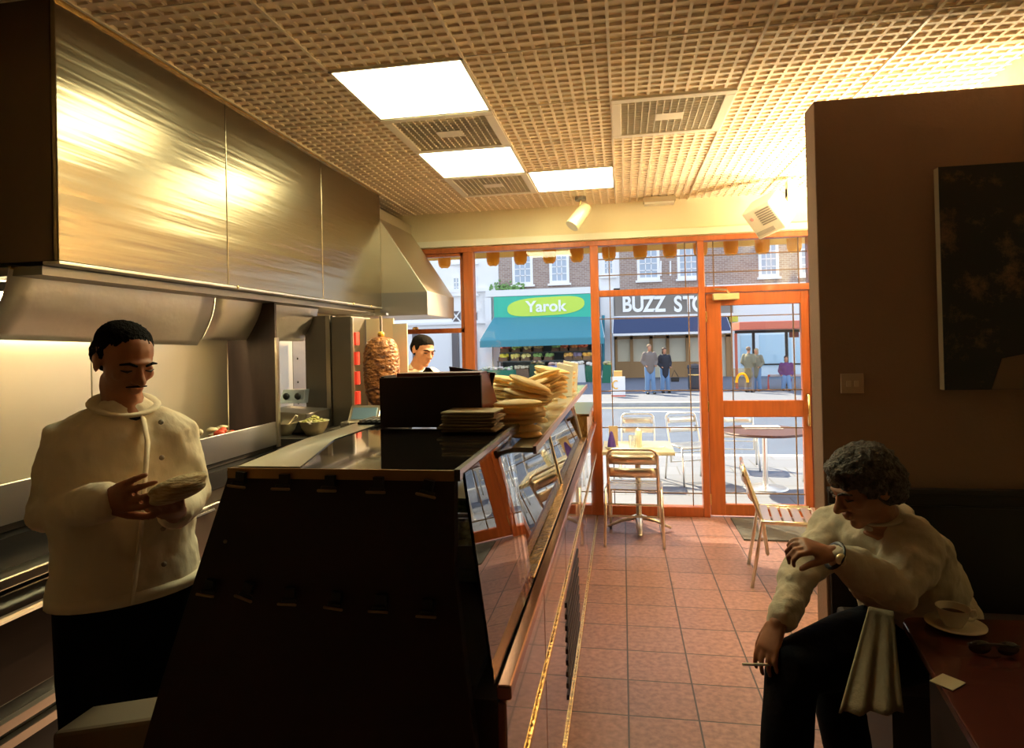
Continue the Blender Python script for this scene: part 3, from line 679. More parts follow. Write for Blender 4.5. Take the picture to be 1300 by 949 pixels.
# till box with menus
tb = thing('till_box', (-.55, 1.9, 1.257), 'dark maroon angled till box on the counter end', 'till box')
b0 = AZ(482, 545, 1.257); yb = 1.83
bx0, bx1 = AY(482, 500, yb).x, AY(611, 500, yb).x; zt = AY(545, 477, yb).z
MB().prism([(bx0, yb, 1.259), (bx1, yb, 1.259), (bx1, yb, zt), (bx0, yb, zt-.004)], (0, .012, 0)).build('front_board', DARKBR, tb)
MB().prism([(bx1-.010, yb+.012, 1.259), (bx1-.010, yb+.30, 1.259), (bx1-.010, yb+.12, zt), (bx1-.010, yb+.012, zt)], (.010, 0, 0)).build('side_board', MAROON, tb)
MB().prism([(bx0, yb+.012, 1.259), (bx0, yb+.30, 1.259), (bx0, yb+.12, zt), (bx0, yb+.012, zt)], (.010, 0, 0)).build('side_board', DARKBR, tb)
MB().box(bx0+.05, bx1-.005, yb+.015, yb+.11, zt-.02, zt+.008).build('top_board', MAROON, tb)
def card(pts, d, lab):
    o = MB().prism([AY(px, py, y) for px, py, y in pts], d).build('menu_card', BLACKP); tag(o, lab, 'menu card'); return o
card([(533, 476, 1.99), (541, 466, 1.99), (546, 467, 1.99), (553, 476, 1.99)], (0, .006, 0), 'small pointed black card showing above the till box')
card([(570, 465, 1.97), (629, 473, 1.97), (625, 490, 1.99), (619, 506, 1.99), (574, 490, 1.97)], (0, .006, 0), 'wide black menu card leaning at the right of the till box')
# paper bags
for k in range(7):
    p0 = AZ(582, 545, 1.258); c = V(-.425+random.uniform(-.008, .008), 1.77+random.uniform(-.006, .006), 1.259+.0085*k)
    o = MB().cbox(c+V(0, 0, .004), .155+random.uniform(-.01, .01), .12, .006, Matrix.Rotation(random.uniform(-.12, .12), 3, 'Z')).build('paper_bag', PAPER if k < 6 else mat('pale_paper', (.50, .40, .24), .8), bevel=.002)
    tag(o, ['folded brown paper bag in the stack beside the till box', 'folded pale paper bag on top of the stack beside the till'][k == 6], 'paper bag', 'folded paper bags' if k < 6 else None)
# rack tray on the top
t2 = thing('serving_tongs', (-.72, 1.95, 1.259), 'dark ridged tray lying on the black counter left of the till', 'tray')
mm = MB(); mm.box(-.93+.10, -.60-.12, 1.90, 2.02, 1.259, 1.266); mm.build('tray', BLACKP, t2)
t2.name = 'ridged_tray'; ORG['ridged_tray'] = ORG['serving_tongs'].copy() if False else Vector((-.72, 1.95, 1.259))
mm = MB()
for k in range(6): mm.box(-.825+.018*k, -.817+.018*k, 1.902, 2.018, 1.266, 1.272)
mm.build('ridges', DSTEEL, t2)

# bread piles
def pitta(mb, c, r, tilt, rz, h=.016):
    rot = Matrix.Rotation(rz, 3, 'Z') @ Matrix.Rotation(tilt, 3, 'Y'); mb.ell(c, r, r*.92, h, rot, 20, 8)
def pile(cx_, cy_, n_, r, lab, grp, tilt=0, rz=0, lean=0, z0=ZT):
    for k in range(n_):
        m_ = MB(); z = z0+.015*math.cos(tilt)+.0185*k/max(.5, math.cos(tilt)) + (abs(math.sin(tilt))*r)
        pitta(m_, (cx_+lean*k+random.uniform(-.006, .006), cy_+random.uniform(-.008, .008), z), r*random.uniform(.93, 1.04), tilt+random.uniform(-.10, .10), rz+random.uniform(-.3, .3), .0135)
        o = m_.build('flatbread', BREAD, smooth=True); o['label'] = lab; o['category'] = 'bread'; o['group'] = grp
pile(-0.335, 2.00, 6, .085, 'round flatbread in the pile nearest the paper bags', 'breads in the nearest pile')
pile(-0.350, 2.24, 7, .085, 'golden flatbread in the second pile behind the paper bags', 'breads in the second pile', tilt=.30, lean=.004)
pile(-0.360, 2.54, 5, .095, 'round flatbread in the low wide pile at mid shelf', 'breads in the mid shelf pile', tilt=-.32, lean=-.004)
pile(-0.500, 2.85, 7, .10, 'dark golden flatbread in the pile at mid shelf', 'breads in the tall mid pile', tilt=.1)
pile(-0.340, 2.90, 6, .095, 'pale flatbread in the pile along the shelf front edge', 'breads in the front edge pile', tilt=-.38, lean=-.004)
pile(-0.380, 3.28, 7, .10, 'sunlit flatbread in the pile two before the last towards the window', 'breads in the tallest pile', tilt=.3, lean=.003)
pile(-0.600, 3.20, 5, .10, 'flatbread in the rear pile towards the window', 'breads in the rear pile')
pile(-0.370, 3.70, 7, .10, 'bright flatbread in the last pile but one before the window', 'breads in the second last pile')
pile(-0.390, 4.12, 6, .10, 'bright flatbread in the pile nearest the window', 'breads in the window pile')
for k, yy in enumerate((3.52, 3.92)):  # upright white slabs added for the blown-out glow over the bread
    m_ = MB(); m_.prism([(-.36, yy, ZT+.001), (-.28, yy, ZT+.001), (-.27, yy, ZT+.17), (-.36, yy, ZT+.19)], (0, .02, 0))
    tag(m_.build('paper_packet', mat('white_paper', (.9, .88, .8), .7), bevel=.004), ['white paper packet upright between the bread piles', 'white paper packet upright before the window pile'][k], 'paper packet')

# ================================================================== ALUMINIUM CHAIR
def chair(mb_root_loc):
    t = thing('aluminium_chair', (0, 0, 0), 'x', 'chair')
    sw, sdp, sh, bh, r_ = .19, .19, .40, .72, .011   # faces +Y (back at -Y)
    # back + rear legs hoop
    def hoop():
        pts = [(-sw-.012, -sdp-.02, 0), (-sw-.006, -sdp, sh*.6), (-sw, -sdp+.012, sh)]
        return pts
    for s in (-1, 1):
        MB().tube([(s*(sw+.022), -sdp-.045, 0), (s*(sw+.018), -sdp-.01, .20), (s*(sw+.012), -sdp+.02, sh), (s*(sw+.012), sdp-.05, sh+.0)], r_).build('leg', ALU, t, smooth=True)
        MB().tube([(s*(sw+.012), sdp+.03, 0), (s*(sw+.004), sdp-.0, .2), (s*sw, sdp-.03, sh-.01)], r_).build('leg', ALU, t, smooth=True)
    pts = [(-sw+.01, -sdp+.05, .20), (-sw+.01, -sdp+.03, sh-.02), (-sw+.01, -sdp-.02, .52), (-sw+.012, -sdp-.065, .66)]
    for a in range(0, 91, 15): pts.append((-sw+.012+.055-.055*math.cos(R(a)), -sdp-.075-.004*a/90, .665+.055*math.sin(R(a))))
    p2 = [(-x, y, z) for x, y, z in pts[::-1]]
    MB().tube(pts+p2, r_).build('back_hoop', ALU, t, smooth=True)
    MB().tube([(-sw, -sdp+.05, .20), (sw, -sdp+.05, .20)], .008).build('stretcher', ALU, t); MB().tube([(-sw-.012, -sdp+.02, .295), (sw+.012, -sdp+.02, .295)], .008).build('stretcher', ALU, t)
    for z, y in ((.645, -sdp-.062), (.545, -sdp-.03)):
        m_ = MB(); N = 8; pl = []
        for i in range(N+1): x = -sw+.02+(2*sw-.04)*i/N; pl.append((x, y-.018*math.sin(math.pi*i/N), z-.035))
        m_.add([p for p in pl]+[(p[0], p[1]-.012, p[2]+.07) for p in pl], [(i, i+1, N+2+i, N+1+i) for i in range(N)])
        m_.build('back_slat', ALU, t, smooth=True, solid=.006)
    for k in range(6):
        y = -sdp+.05+.062*k
        MB().box(-sw+.005, sw-.005, y-.024, y+.024, sh-.012-.012*math.sin(math.pi*(k+.5)/6)+.01, sh+.0-.012*math.sin(math.pi*(k+.5)/6)+.01).build('seat_slat', ALU, t, bevel=.003)
    MB().tube([(-sw+.004, -sdp+.03, sh-.012), (-sw+.004, sdp-.02, sh-.012), (sw-.004, sdp-.02, sh-.012), (sw-.004, -sdp+.03, sh-.012)], .009).build('seat_frame', ALU, t)
    return t
ch = chair(None); ch.location = (.065, 4.78+.19, 0); ch.rotation_euler = (0, 0, R(-3)); ch['label'] = 'slatted aluminium chair with its back to us at the window table'; ch['group'] = 'aluminium chairs'
c2 = copy_tree(ch); c2.location = (1.00, 4.22, 0); c2.rotation_euler = (0, 0, R(-98)); c2['label'] = 'aluminium chair seen side on behind the seated man'
# outdoor chairs
outs = [(.15, 7.05, 180, 'aluminium chair on the pavement beyond the window table'), (.72, 7.15, 200, 'aluminium pavement chair left of the outdoor table'), (2.15, 7.3, 150, 'aluminium pavement chair right of the outdoor table'), (1.35, 7.95, 175, 'aluminium pavement chair behind the outdoor table')]
for x, y, rz, lab in outs:
    c = copy_tree(ch); c.location = (x, y, -.03); c.rotation_euler = (0, 0, R(rz)); c['label'] = lab
# window table
t = thing('cafe_table', (.10, 5.13, 0), 'small pale square cafe table with a steel star base by the window', 'table')
MB().box(-.17, .37, 4.88, 5.42, .645, .672).build('table_top', mat('cream_laminate', (.90, .84, .66), .25), t, bevel=.004)
MB().loft([(.10, 5.18, .06), (.10, 5.18, .645)], .022, caps=False).build('column', ALU, t, smooth=True)
for k in range(4):
    a = R(k*90+90); dx, dy = math.cos(a), math.sin(a); MB().loft([(.10+dx*.02, 5.18+dy*.02, .105), (.10+dx*.14, 5.18+dy*.14, .075), (.10+dx*.24, 5.18+dy*.24, .028)], [.03, .024, .018], [.022, .014, .012], n=8).build('foot', STEEL, t, smooth=True)
t = thing('outdoor_table', (1.42, 6.90, -.03), 'round dark outdoor table on the pavement seen through the door', 'table')
MB().lathe((1.42, 6.90, .54), [(0, 0), (.42, 0), (.43, .012), (.42, .024), (0, .024)], 32).build('table_top', mat('dark_table', (.10, .04, .03), .3), t)
MB().loft([(1.42, 6.90, 0), (1.42, 6.90, .54)], .025, caps=False).build('column', ALU, t); MB().lathe((1.42, 6.90, -.029), [(0, .03), (.05, .03), (.2, .008), (.22, 0)], 24).build('base', ALU, t)
o = MB().box(1.25, 1.62, 6.95, 7.2, .565, .573).build('newspaper', mat('newsprint', (.8, .78, .72), .8)); tag(o, 'open white newspaper on the round outdoor table', 'newspaper')
# things on the window table
def onT(x, y): return V(x, y, .6725)
t = thing('napkin_bundle', (-.10, 5.0, .673), 'purple paper napkins folded to a point in a white dish', 'napkins')
MB().lathe((-.10, 5.0, .673), [(0, .002), (.04, .0), (.055, .022), (.05, .022), (.036, .006), (0, .006)], 20).build('dish', WHITE, t, smooth=True)
MB().lathe((-.10, 5.0, .682), [(.036, 0), (.03, .05), (.012, .12), (.002, .13)], 7).build('napkin', mat('purple_paper', (.10, .05, .35), .7), t)
t = thing('menu_holder', (-.085, 5.09, .673), 'tan menu card standing behind the purple napkins', 'menu'); MB().box(-.12, -.05, 5.085, 5.095, .673, .84).build('card', mat('tan_card', (.7, .5, .3), .6), t)
for nm, x, y, h_, r_, lab in (('drinking_glass', .06, 5.05, .10, .03, 'clear drinking glass at the middle of the window table'), ('sugar_shaker', .11, 5.12, .12, .028, 'small glass sugar shaker behind the drinking glass')):
    t = thing(nm, (x, y, .673), lab, nm.replace('_', ' ')); MB().lathe((x, y, .673), [(0, .003), (r_*.8, 0), (r_, h_), (r_*.9, h_), (r_*.7, .008), (0, .008)], 20).build('glass_body', GLASS if nm[0] == 'd' else WHITE, t, smooth=True)
    if nm[0] == 's': MB().lathe((x, y, .673+h_), [(r_, 0), (r_*.8, .02), (0, .03)], 16).build('cap', ALU, t, smooth=True)
for k, (x, y, a) in enumerate(((.02, 4.98, .3), (.22, 5.1, -.3))):
    tag(MB().cbox((x, y, .675), .16, .11, .003, Matrix.Rotation(a, 3, 'Z')).build('paper_sheet', MATS['white_paper']), ['white sheet of paper in front of the napkins', 'white sheet of paper at the right of the window table'][k], 'paper')

# ================================================================== FITTINGS
# spotlight
t = thing('spotlight', AY(735, 252, 5.24), 'cream swivel spotlight hanging from the ceiling near the window', 'spotlight')
c = AY(737, 252, 5.24); MB().lathe((c.x, c.y, ZC-.03), [(.0, 0), (.045, 0), (.045, .03), (0, .03)], 20).build('ceiling_rose', DSTEEL, t)
e = AY(735, 268, 5.24); MB().tube([(c.x, c.y, ZC-.03), (c.x-.01, c.y, e.z+.03)], .009).build('stem', MATS['brass'], t)
a = AY(745, 262, 5.24); b_ = AY(726, 287, 5.16); MB().loft([a, lerp(a, b_, .3), b_], [.045, .055, .058], n=20, caps=False).build('lamp_barrel', mat('spot_cream', (.8, .72, .45), .35, .3), t, smooth=False, bevel=.003)
MB().tube([e, a+V(.02, 0, .01)], .006).build('bracket', DSTEEL, t)
# heater
t = thing('wall_heater', (1.45, 4.9, 2.45), 'boxy cream fan heater tilted on a bracket high by the door', 'heater')
hc = AY(976, 272, 4.95); rot = Matrix.Rotation(R(-20), 3, 'Z') @ Matrix.Rotation(R(-38), 3, 'X') 
rot = frame_from((-.52, -.65, -.62), (-.35, .0, 1))
MB().cbox(hc, .24, .20, .24, rot).build('case', WHITE, t, bevel=.012)
gm = MB()
for k in range(7): gm.cbox(hc+rot @ V(-.04, .101, .085-.018*k), .12, .006, .008, rot)
gm.build('grille', mat('grille_grey', (.25, .22, .18), .5), t); MB().cbox(hc+rot @ V(.03, .101, -.075), .15, .006, .03, rot).build('badge', mat('badge_grey', (.45, .42, .38), .4), t); MB().ell(hc+rot @ V(.07, .102, .05), .014, .005, .014, rot).build('dial', mat('badge_pink', (.6, .3, .3), .4), t)
MB().tube([hc+V(.08, .03, .06), hc+V(.17, .03, .08), hc+V(.17, .03, .16)], .014).build('bracket', WHITE, t); MB().box(hc.x+.13, XR-.002, 4.94, 5.0, 2.54, 2.60).build('wall_arm', WHITE, t)
MB().box(hc.x+.13, hc.x+.20, 4.93, 5.0, 2.46, 2.66).build('bracket_box', WHITE, t, bevel=.006)
# emergency light
t = thing('emergency_light', (.30, 5.33, ZC-.03), 'small flat emergency light box on the ceiling before the window', 'emergency light')
c = V(.33, 5.40, ZC); MB().box(c.x-.13, c.x+.13, c.y-.05, c.y+.05, ZC-.05, ZC-.007).build('housing', mat('tan_box', (.5, .40, .25), .5), t, bevel=.004); MB().box(c.x-.12, c.x+.12, c.y-.04, c.y+.045, ZC-.068, ZC-.05).build('lens', WHITE, t)
# trunking light upper right
# light switch
t = thing('light_switch', (.95, PYf-.01, 1.26), 'double wall switch plate on the dark partition', 'light switch')
MB().box(.908, .998, PYf-.010, PYf-.001, 1.262, 1.345).build('plate', mat('switch_plate', (.42, .28, .19), .4), t, bevel=.002)
for x in (.938, .968): MB().box(x-.009, x+.009, PYf-.014, PYf-.010, 1.29, 1.315).build('rocker', mat('switch_rocker', (.55, .38, .26), .4), t)
# picture
pl, pt = 1.290, 2.185
t = thing('canvas_picture', (1.5, PYf-.03, 1.27), 'large dark unframed canvas of a shadowy tree on the partition', 'picture')
pm = bpy.data.materials.new('dark_tree_print'); pm.use_nodes = True; n = pm.node_tree.nodes; L = pm.node_tree.links
tcx = n.new('ShaderNodeNewGeometry'); nz = n.new('ShaderNodeTexNoise'); nz.inputs['Scale'].default_value = 6; nz.inputs['Detail'].default_value = 10; nz.inputs['Roughness'].default_value = .75
L.new(tcx.outputs['Position'], nz.inputs['Vector']); rp = n.new('ShaderNodeValToRGB'); rp.color_ramp.elements[0].position = .52; rp.color_ramp.elements[0].color = (.006, .004, .004, 1); rp.color_ramp.elements[1].position = .72; rp.color_ramp.elements[1].color = (.22, .10, .05, 1)
L.new(nz.outputs['Fac'], rp.inputs[0]); L.new(rp.outputs[0], n['Principled BSDF'].inputs['Base Color']); n['Principled BSDF'].inputs['Roughness'].default_value = .6
MB().box(pl, 1.72, PYf-.046, PYf-.042, 1.275, pt).build('print', pm, t); MB().box(pl, 1.72, PYf-.0415, PYf-.004, 1.275, pt).build('canvas_edge', mat('canvas_side', (.36, .27, .17), .7), t)
MB().prism([(1.46, PYf-.049, 1.277), (1.50, PYf-.049, 1.40), (1.60, PYf-.049, 1.42), (1.60, PYf-.049, 1.46), (1.72, PYf-.049, 1.47), (1.72, PYf-.049, 1.277)], (0, .002, 0)).build('printed_building', mat('print_tan', (.16, .09, .055), .7), t)
# assumed wall lamps, unseen behind the partition, added to warm the ceiling
for wy, lab in ((3.25, 'first upward wall light behind the partition'), (4.05, 'middle upward wall light on the right wall behind the partition'), (4.75, 'upward wall light on the right wall nearest the heater')):
    t = thing('wall_light', (XR-.08, wy, 1.95), lab, 'wall light', 'upward wall lights on the right wall')
    MB().lathe((XR-.08, wy, 1.95), [(.02, 0), (.07, .06), (.075, .10), (.07, .10), (.018, .01)], 20).build('shade', WHITE, t)
    ld = bpy.data.lights.new('bulb', 'SPOT'); ld.energy = {3.25: 18, 4.05: 88, 4.75: 45}[wy]; ld.color = (1, .84, .54); ld.shadow_soft_size = .05; ld.spot_size = R(165); ld.spot_blend = .5
    lo = bpy.data.objects.new('bulb', ld); COL.objects.link(lo); lo.parent = t; lo.location = (0, 0, .09); lo.rotation_euler = (R(180), 0, R(0))
# assumed tube light added under the hood for a brighter wall, hidden behind baffles
for ya, yb, lab in ((1.95, 2.75, 'tube light under the hood behind the long baffle'), ):
    t = thing('tube_light', (-2.16, (ya+yb)/2, 1.74), lab, 'light')
    MB().loft([(-2.16, ya, 1.745), (-2.16, yb, 1.745)], .013, n=12).build('tube', mat('tube_glow', (1, .9, .6), .5, emit=(1, .84, .52), estr=85), t, smooth=True)
    MB().box(-2.18, -2.14, ya-.03, ya-.014, 1.73, 1.765).build('holder', WHITE, t)
ld = bpy.data.lights.new('spot_bulb', 'SPOT'); ld.energy = 260; ld.color = (1, .72, .38); ld.spot_size = R(70); ld.spot_blend = .5; ld.shadow_soft_size = .04
sl = bpy.data.objects.new('spot_bulb', ld); COL.objects.link(sl); sp_o = [o for o in bpy.data.objects if o.name == 'spotlight'][0]; sl.parent = sp_o
dv = (b_-a).normalized(); sl.location = b_+dv*.02-sp_o.location; sl.rotation_euler = dv.to_track_quat('-Z', 'Y').to_euler()
# ================================================================== STREET
def F(px, py, Y=30.0): return AY(px, py, Y)
BRICK = bpy.data.materials.new('brick'); BRICK.use_nodes = True
n = BRICK.node_tree.nodes; L = BRICK.node_tree.links; bt = n.new('ShaderNodeTexBrick'); g = n.new('ShaderNodeNewGeometry'); mp = n.new('ShaderNodeMapping'); mp.inputs['Rotation'].default_value = (R(-90), 0, 0)
L.new(g.outputs['Position'], mp.inputs[0]); L.new(mp.outputs[0], bt.inputs['Vector']); bt.inputs['Scale'].default_value = 1; bt.inputs['Brick Width'].default_value = .23; bt.inputs['Row Height'].default_value = .085; bt.inputs['Mortar Size'].default_value = .01
bt.inputs['Color1'].default_value = (.30, .20, .17, 1); bt.inputs['Color2'].default_value = (.40, .29, .24, 1); bt.inputs['Mortar'].default_value = (.5, .46, .42, 1)
L.new(bt.outputs['Color'], n['Principled BSDF'].inputs['Base Color']); n['Principled BSDF'].inputs['Roughness'].default_value = .85
STUC = mat('white_stucco', (.86, .86, .86), .8); FRAMEW = mat('white_window_frame', (.88, .88, .88), .5); PANE = mat('street_pane', (.42, .50, .60), .15)
GZ = -.16
def facade_window(par, x0, y0, x1, y1, Yf, cols=3, rows=4):
    A = AY(x0, y0, Yf); B = AY(x1, y1, Yf); X0, X1, Z0, Z1 = A.x, B.x, B.z, A.z; fr = .13
    m_ = MB(); m_.box(X0, X1, Yf-.06, Yf, Z0, Z0+fr); m_.box(X0, X1, Yf-.06, Yf, Z1-fr, Z1); m_.box(X0, X0+fr, Yf-.06, Yf, Z0+fr, Z1-fr); m_.box(X1-fr, X1, Yf-.06, Yf, Z0+fr, Z1-fr)
    for k in range(1, cols): q = X0+fr+(X1-X0-2*fr)*k/cols; m_.box(q-.02, q+.02, Yf-.04, Yf, Z0+fr, Z1-fr)
    for k in range(1, rows): q = Z0+fr+(Z1-Z0-2*fr)*k/rows; m_.box(X0+fr, X1-fr, Yf-.04, Yf, q-.02, q+.02)
    m_.box(X0-.08, X1+.08, Yf-.14, Yf, Z0-.1, Z0)
    f_ = m_.build('window', FRAMEW, par); MB().box(X0+fr, X1-fr, Yf-.02, Yf-.005, Z0+fr, Z1-fr).build('pane', PANE, f_)
# white corner building
t = thing('white_building', (F(560, 480).x, 31, GZ), 'tall white stuccoed building at the far left across the street', 'building')
xl, xr = F(380, 400).x, F(634, 400).x
MB().box(xl, xr, 30, 36, GZ, 11.5).build('wall', STUC, t)
for z, hgt in ((F(560, 372).z, .18), (F(560, 412).z, .12), (8.6, .25)): MB().box(xl, xr, 29.86, 30, z, z+hgt).build('cornice', STUC, t)
DW = mat('dark_recess', (.16, .14, .14), .7)
q0, q1 = F(531, 329), F(542, 359); MB().box(q0.x, q1.x, 29.97, 30, q1.z, 8.5).build('brick_recess', BRICK, t)
for (x0, y0, x1, y1) in ((573, 350, 586, 373), (597, 350, 606, 373), (573, 322, 586, 333), (597, 322, 606, 333)): facade_window(t, x0, y0, x1, y1, 29.99, 2, 3)
for (x0, x1) in ((574, 585), (596, 606)):
    A, B = F(x0, 395), F(x1, 408); m_ = MB(); m_.box(A.x, B.x, 29.96, 30, B.z, A.z); o = m_.build('lattice_panel', DW, t)
    MB().tube([(A.x, 29.94, A.z), (B.x, 29.94, B.z)], .035).build('lattice_bar', FRAMEW, o); MB().tube([(A.x, 29.94, B.z), (B.x, 29.94, A.z)], .035).build('lattice_bar', FRAMEW, o)
for (x0, x1, y0) in ((574, 584, 422), (598, 606, 420), (524, 535, 424), (508, 514, 424)):
    A, B = F(x0, y0), F(x1, 480); MB().box(A.x, B.x, 29.9, 30, GZ, A.z).build('doorway', DW, t)
# brick building over the greengrocer
t = thing('brick_building', (F(690, 480).x, 31, GZ), 'brick building with two white sash windows above the greengrocer', 'building')
MB().box(F(634, 400).x+.01, F(760, 400).x, 30.02, 36, F(690, 366).z, 11).build('wall', BRICK, t)
facade_window(t, 650, 322, 677, 361, 30.02); facade_window(t, 697, 318, 723, 359, 30.02)
t = thing('greengrocer_shop', (F(690, 480).x, 32, GZ), 'dark open greengrocer shop front behind the produce crates', 'shop')
MB().box(F(634, 400).x+.02, F(760, 400).x, 30.6, 36, GZ, F(690, 367).z-.01).build('shop_wall', mat('shop_inside', (.10, .11, .10), .8), t)
for x in (622, 757): q = F(x, 400); MB().box(q.x-.15, q.x+.15, 29.6, 29.84, GZ, F(690, 376).z).build('pilaster', STUC, t)
MB().box(F(619, 400).x, F(759, 400).x, 29.6, 29.84, F(690, 375).z, F(690, 367).z).build('cornice', STUC, t)
t = thing('shop_sign', (F(690, 390, 29.7).x, 29.7, F(690, 402, 29.7).z), 'teal fascia sign with a lime oval and white lettering Yarok', 'shop sign')
A, B = F(627, 377, 29.68), F(758, 402, 29.68)
MB().box(A.x, B.x, 29.62, 29.69, B.z, A.z).build('board', mat('sign_teal', (.05, .52, .36), .5), t)
cc = (A+B)/2; e0, e1 = F(644, 390, 29.6), F(742, 388, 29.6); zc = F(693, 388.5, 29.6).z; el = []
for k in range(48):
    a = 2*math.pi*k/48; cx_ = math.cos(a); sy_ = math.sin(a)
    el.append(((e0.x+e1.x)/2+(e1.x-e0.x)/2*(abs(cx_)**.6)*(1 if cx_ > 0 else -1), 29.60, zc+.43*(abs(sy_)**.8)*(1 if sy_ > 0 else -1)+.10*cx_))
MB().prism(el, (0, .02, 0)).build('oval', mat('sign_lime', (.60, .80, .10), .5), t)
text_mesh('Yarok', 'lettering', mat('sign_white', (.95, .95, .92), .5), t, (F(693, 394, 29.58).x, 29.58, F(693, 395, 29.58).z), .72, .01, .018, 1.05)
def awning(nm, pts_top, pts_bot, Yt, Yb, m1, lab, drop=.25, strips=None):
    A, B = AY(*pts_top[0], Yt), AY(*pts_top[1], Yt); C_, D = AY(*pts_bot[1], Yb), AY(*pts_bot[0], Yb)
    t = thing(nm, (A+B)/2, lab, 'awning')
    MB().prism([A, B, C_, D], (0, .02, .05)).build('canopy', m1, t)
    MB().prism([D, C_, C_-V(0, 0, drop), D-V(0, 0, drop)], (0, .03, 0)).build('valance', m1, t)
    for p, q_ in ((A, D), (B, C_)): MB().tube([p, q_], .03).build('awning_arm', FRAMEW, t)
    return t
awning('teal_awning', ((627, 404), (762, 403)), ((609, 433), (767, 428)), 29.6, 27.6, mat('teal_fabric', (.07, .27, .33), .7), 'broad teal fabric awning over the greengrocer stalls', .28)
# produce
ZUP, ZLO = AY(690, 446, 29.05).z, AY(690, 457, 28.45).z
t = thing('display_rack', (AY(695, 460, 28.7).x, 28.7, GZ), 'dark two tier rack holding the greengrocer crates', 'display rack')
ra, rb_ = AY(634, 450, 28.7).x, AY(752, 450, 28.7).x
MB().box(ra, rb_, 28.15, 28.75, ZLO-.05, ZLO-.001).build('shelf', MATS['shop_inside'], t); MB().box(ra, rb_, 28.78, 29.35, ZUP-.05, ZUP-.001).build('shelf', MATS['shop_inside'], t)
for x in (ra+.03, (ra+rb_)/2, rb_-.03):
    MB().box(x-.03, x+.03, 28.2, 28.26, GZ, ZLO-.05).build('leg', MATS['shop_inside'], t); MB().box(x-.03, x+.03, 29.25, 29.31, GZ, ZUP-.05).build('leg', MATS['shop_inside'], t)
def produce(px, py, Y, w_, col, lab, r_=.085, n_=34, zz=None):
    up = py < 450; Y = 29.05 if up else 28.45; c = AY(px, py, Y); z = ZUP if up else ZLO; col = tuple(min(1, v*1.25+.03) for v in col)
    t = thing('produce_crate', (c.x, Y, z), lab, 'crate')
    m_ = MB(); x0, x1, y0, y1 = c.x-w_/2, c.x+w_/2, Y-.25, Y+.25
    m_.box(x0, x1, y0, y1, z, z+.02); m_.box(x0, x0+.03, y0, y1, z+.02, z+.18); m_.box(x1-.03, x1, y0, y1, z+.02, z+.18); m_.box(x0, x1, y0, y0+.03, z+.02, z+.16); m_.box(x0, x1, y1-.03, y1, z+.02, z+.2)
    m_.build('crate_box', mat('crate_brown', (.20, .12, .07), .8), t)
    f_ = MB()
    for k in range(n_): f_.ell((random.uniform(x0+.06, x1-.06), random.uniform(y0+.05, y1-.05), z+random.uniform(.12, .26)), r_, r_, r_*.9, None, 8, 5)
    tag(f_.build('fruit', mat('fruit_%d_%d' % (px, py), col, .5), t, smooth=True), kind='stuff')
PR = [(640, 456, (.80, .65, .05), 'crate of bananas at the left of the greengrocer display'), (655, 458, (.75, .62, .15), 'crate of pale yellow melons left of centre'), (668, 458, (.70, .60, .20), 'crate of pale pears beside the melons'),
      (642, 446, (.55, .12, .08), 'small crate of red apples above the bananas'), (656, 446, (.45, .55, .12), 'crate of green apples above the melons'), (670, 445, (.65, .55, .2), 'crate of yellow fruit on the upper left tier'),
      (683, 456, (.20, .34, .08), 'crate of leafy greens at the shop centre'), (684, 445, (.45, .30, .10), 'crate of brown roots on the upper centre tier'), (697, 457, (.24, .38, .10), 'crate of green beans right of the leafy greens'),
      (706, 446, (.30, .48, .15), 'crate of lettuce on the upper right tier'), (716, 444, (.70, .18, .06), 'crate of red peppers high under the awning'), (729, 443, (.80, .25, .05), 'crate of orange peppers high under the awning'), (740, 442, (.72, .15, .05), 'crate of tomatoes at the upper right corner'),
      (722, 455, (.75, .40, .08), 'crate of oranges in the right middle tier'), (733, 456, (.25, .2, .3), 'crate of dark plums in the right middle tier'), (746, 458, (.80, .42, .06), 'crate of bright oranges beside the post')]
for px, py, col, lab in PR: produce(px, py, 28.6, .42, col, lab)
def stall(x0, x1, ytop, Y, mt, goods, lab):
    A, B = AY(x0, ytop, Y), AY(x1, ytop, Y); gz = GZ+.001
    t = thing('market_stall', ((A.x+B.x)/2, Y, gz), lab, 'stall')
    MB().prism([(A.x-.06, Y-.4, gz), (B.x+.06, Y-.4, gz), (B.x, Y-.35, A.z), (A.x, Y-.35, A.z)], (0, .75, 0)).build('skirt', mt, t)
    f_ = MB()
    for k in range(40): f_.ell((random.uniform(A.x+.05, B.x-.05), random.uniform(Y-.3, Y+.3), A.z+random.uniform(.03, .12)), .07, .07, .05, None, 8, 5)
    tag(f_.build('goods', goods, t, smooth=True), kind='stuff')
GREENC = mat('green_cloth', (.03, .17, .10), .8)
stall(608, 653, 470, 26.6, GREENC, mat('mixed_goods', (.75, .6, .6), .6, var_col=(.4, .5, .25), vscale=8), 'green skirted stall of mixed goods left of the greengrocer')
stall(654, 672, 468, 28.3, MATS['crate_brown'], mat('goods_tan', (.7, .6, .4), .6), 'brown stacked box stand under the melons')
stall(696, 716, 464, 27.6, mat('blue_white', (.3, .35, .6), .6), mat('goods_red', (.7, .35, .25), .6, var_col=(.8, .75, .6), vscale=6), 'blue edged stall of mixed fruit at the shop centre')
stall(717, 742, 463, 27.4, mat('pale_cloth', (.7, .7, .66), .7), mat('goods_pale', (.75, .7, .6), .6), 'pale clothed stall right of the shop centre')
stall(744, 757, 464, 27.6, GREENC, MATS['goods_pale'], 'narrow green stall against the right end of the shop')
stall(766, 776, 463, 26.8, GREENC, mat('potted_green', (.4, .5, .12), .7, var_col=(.7, .4, .35), vscale=7), 'green box of potted flowers left of the dark shop')
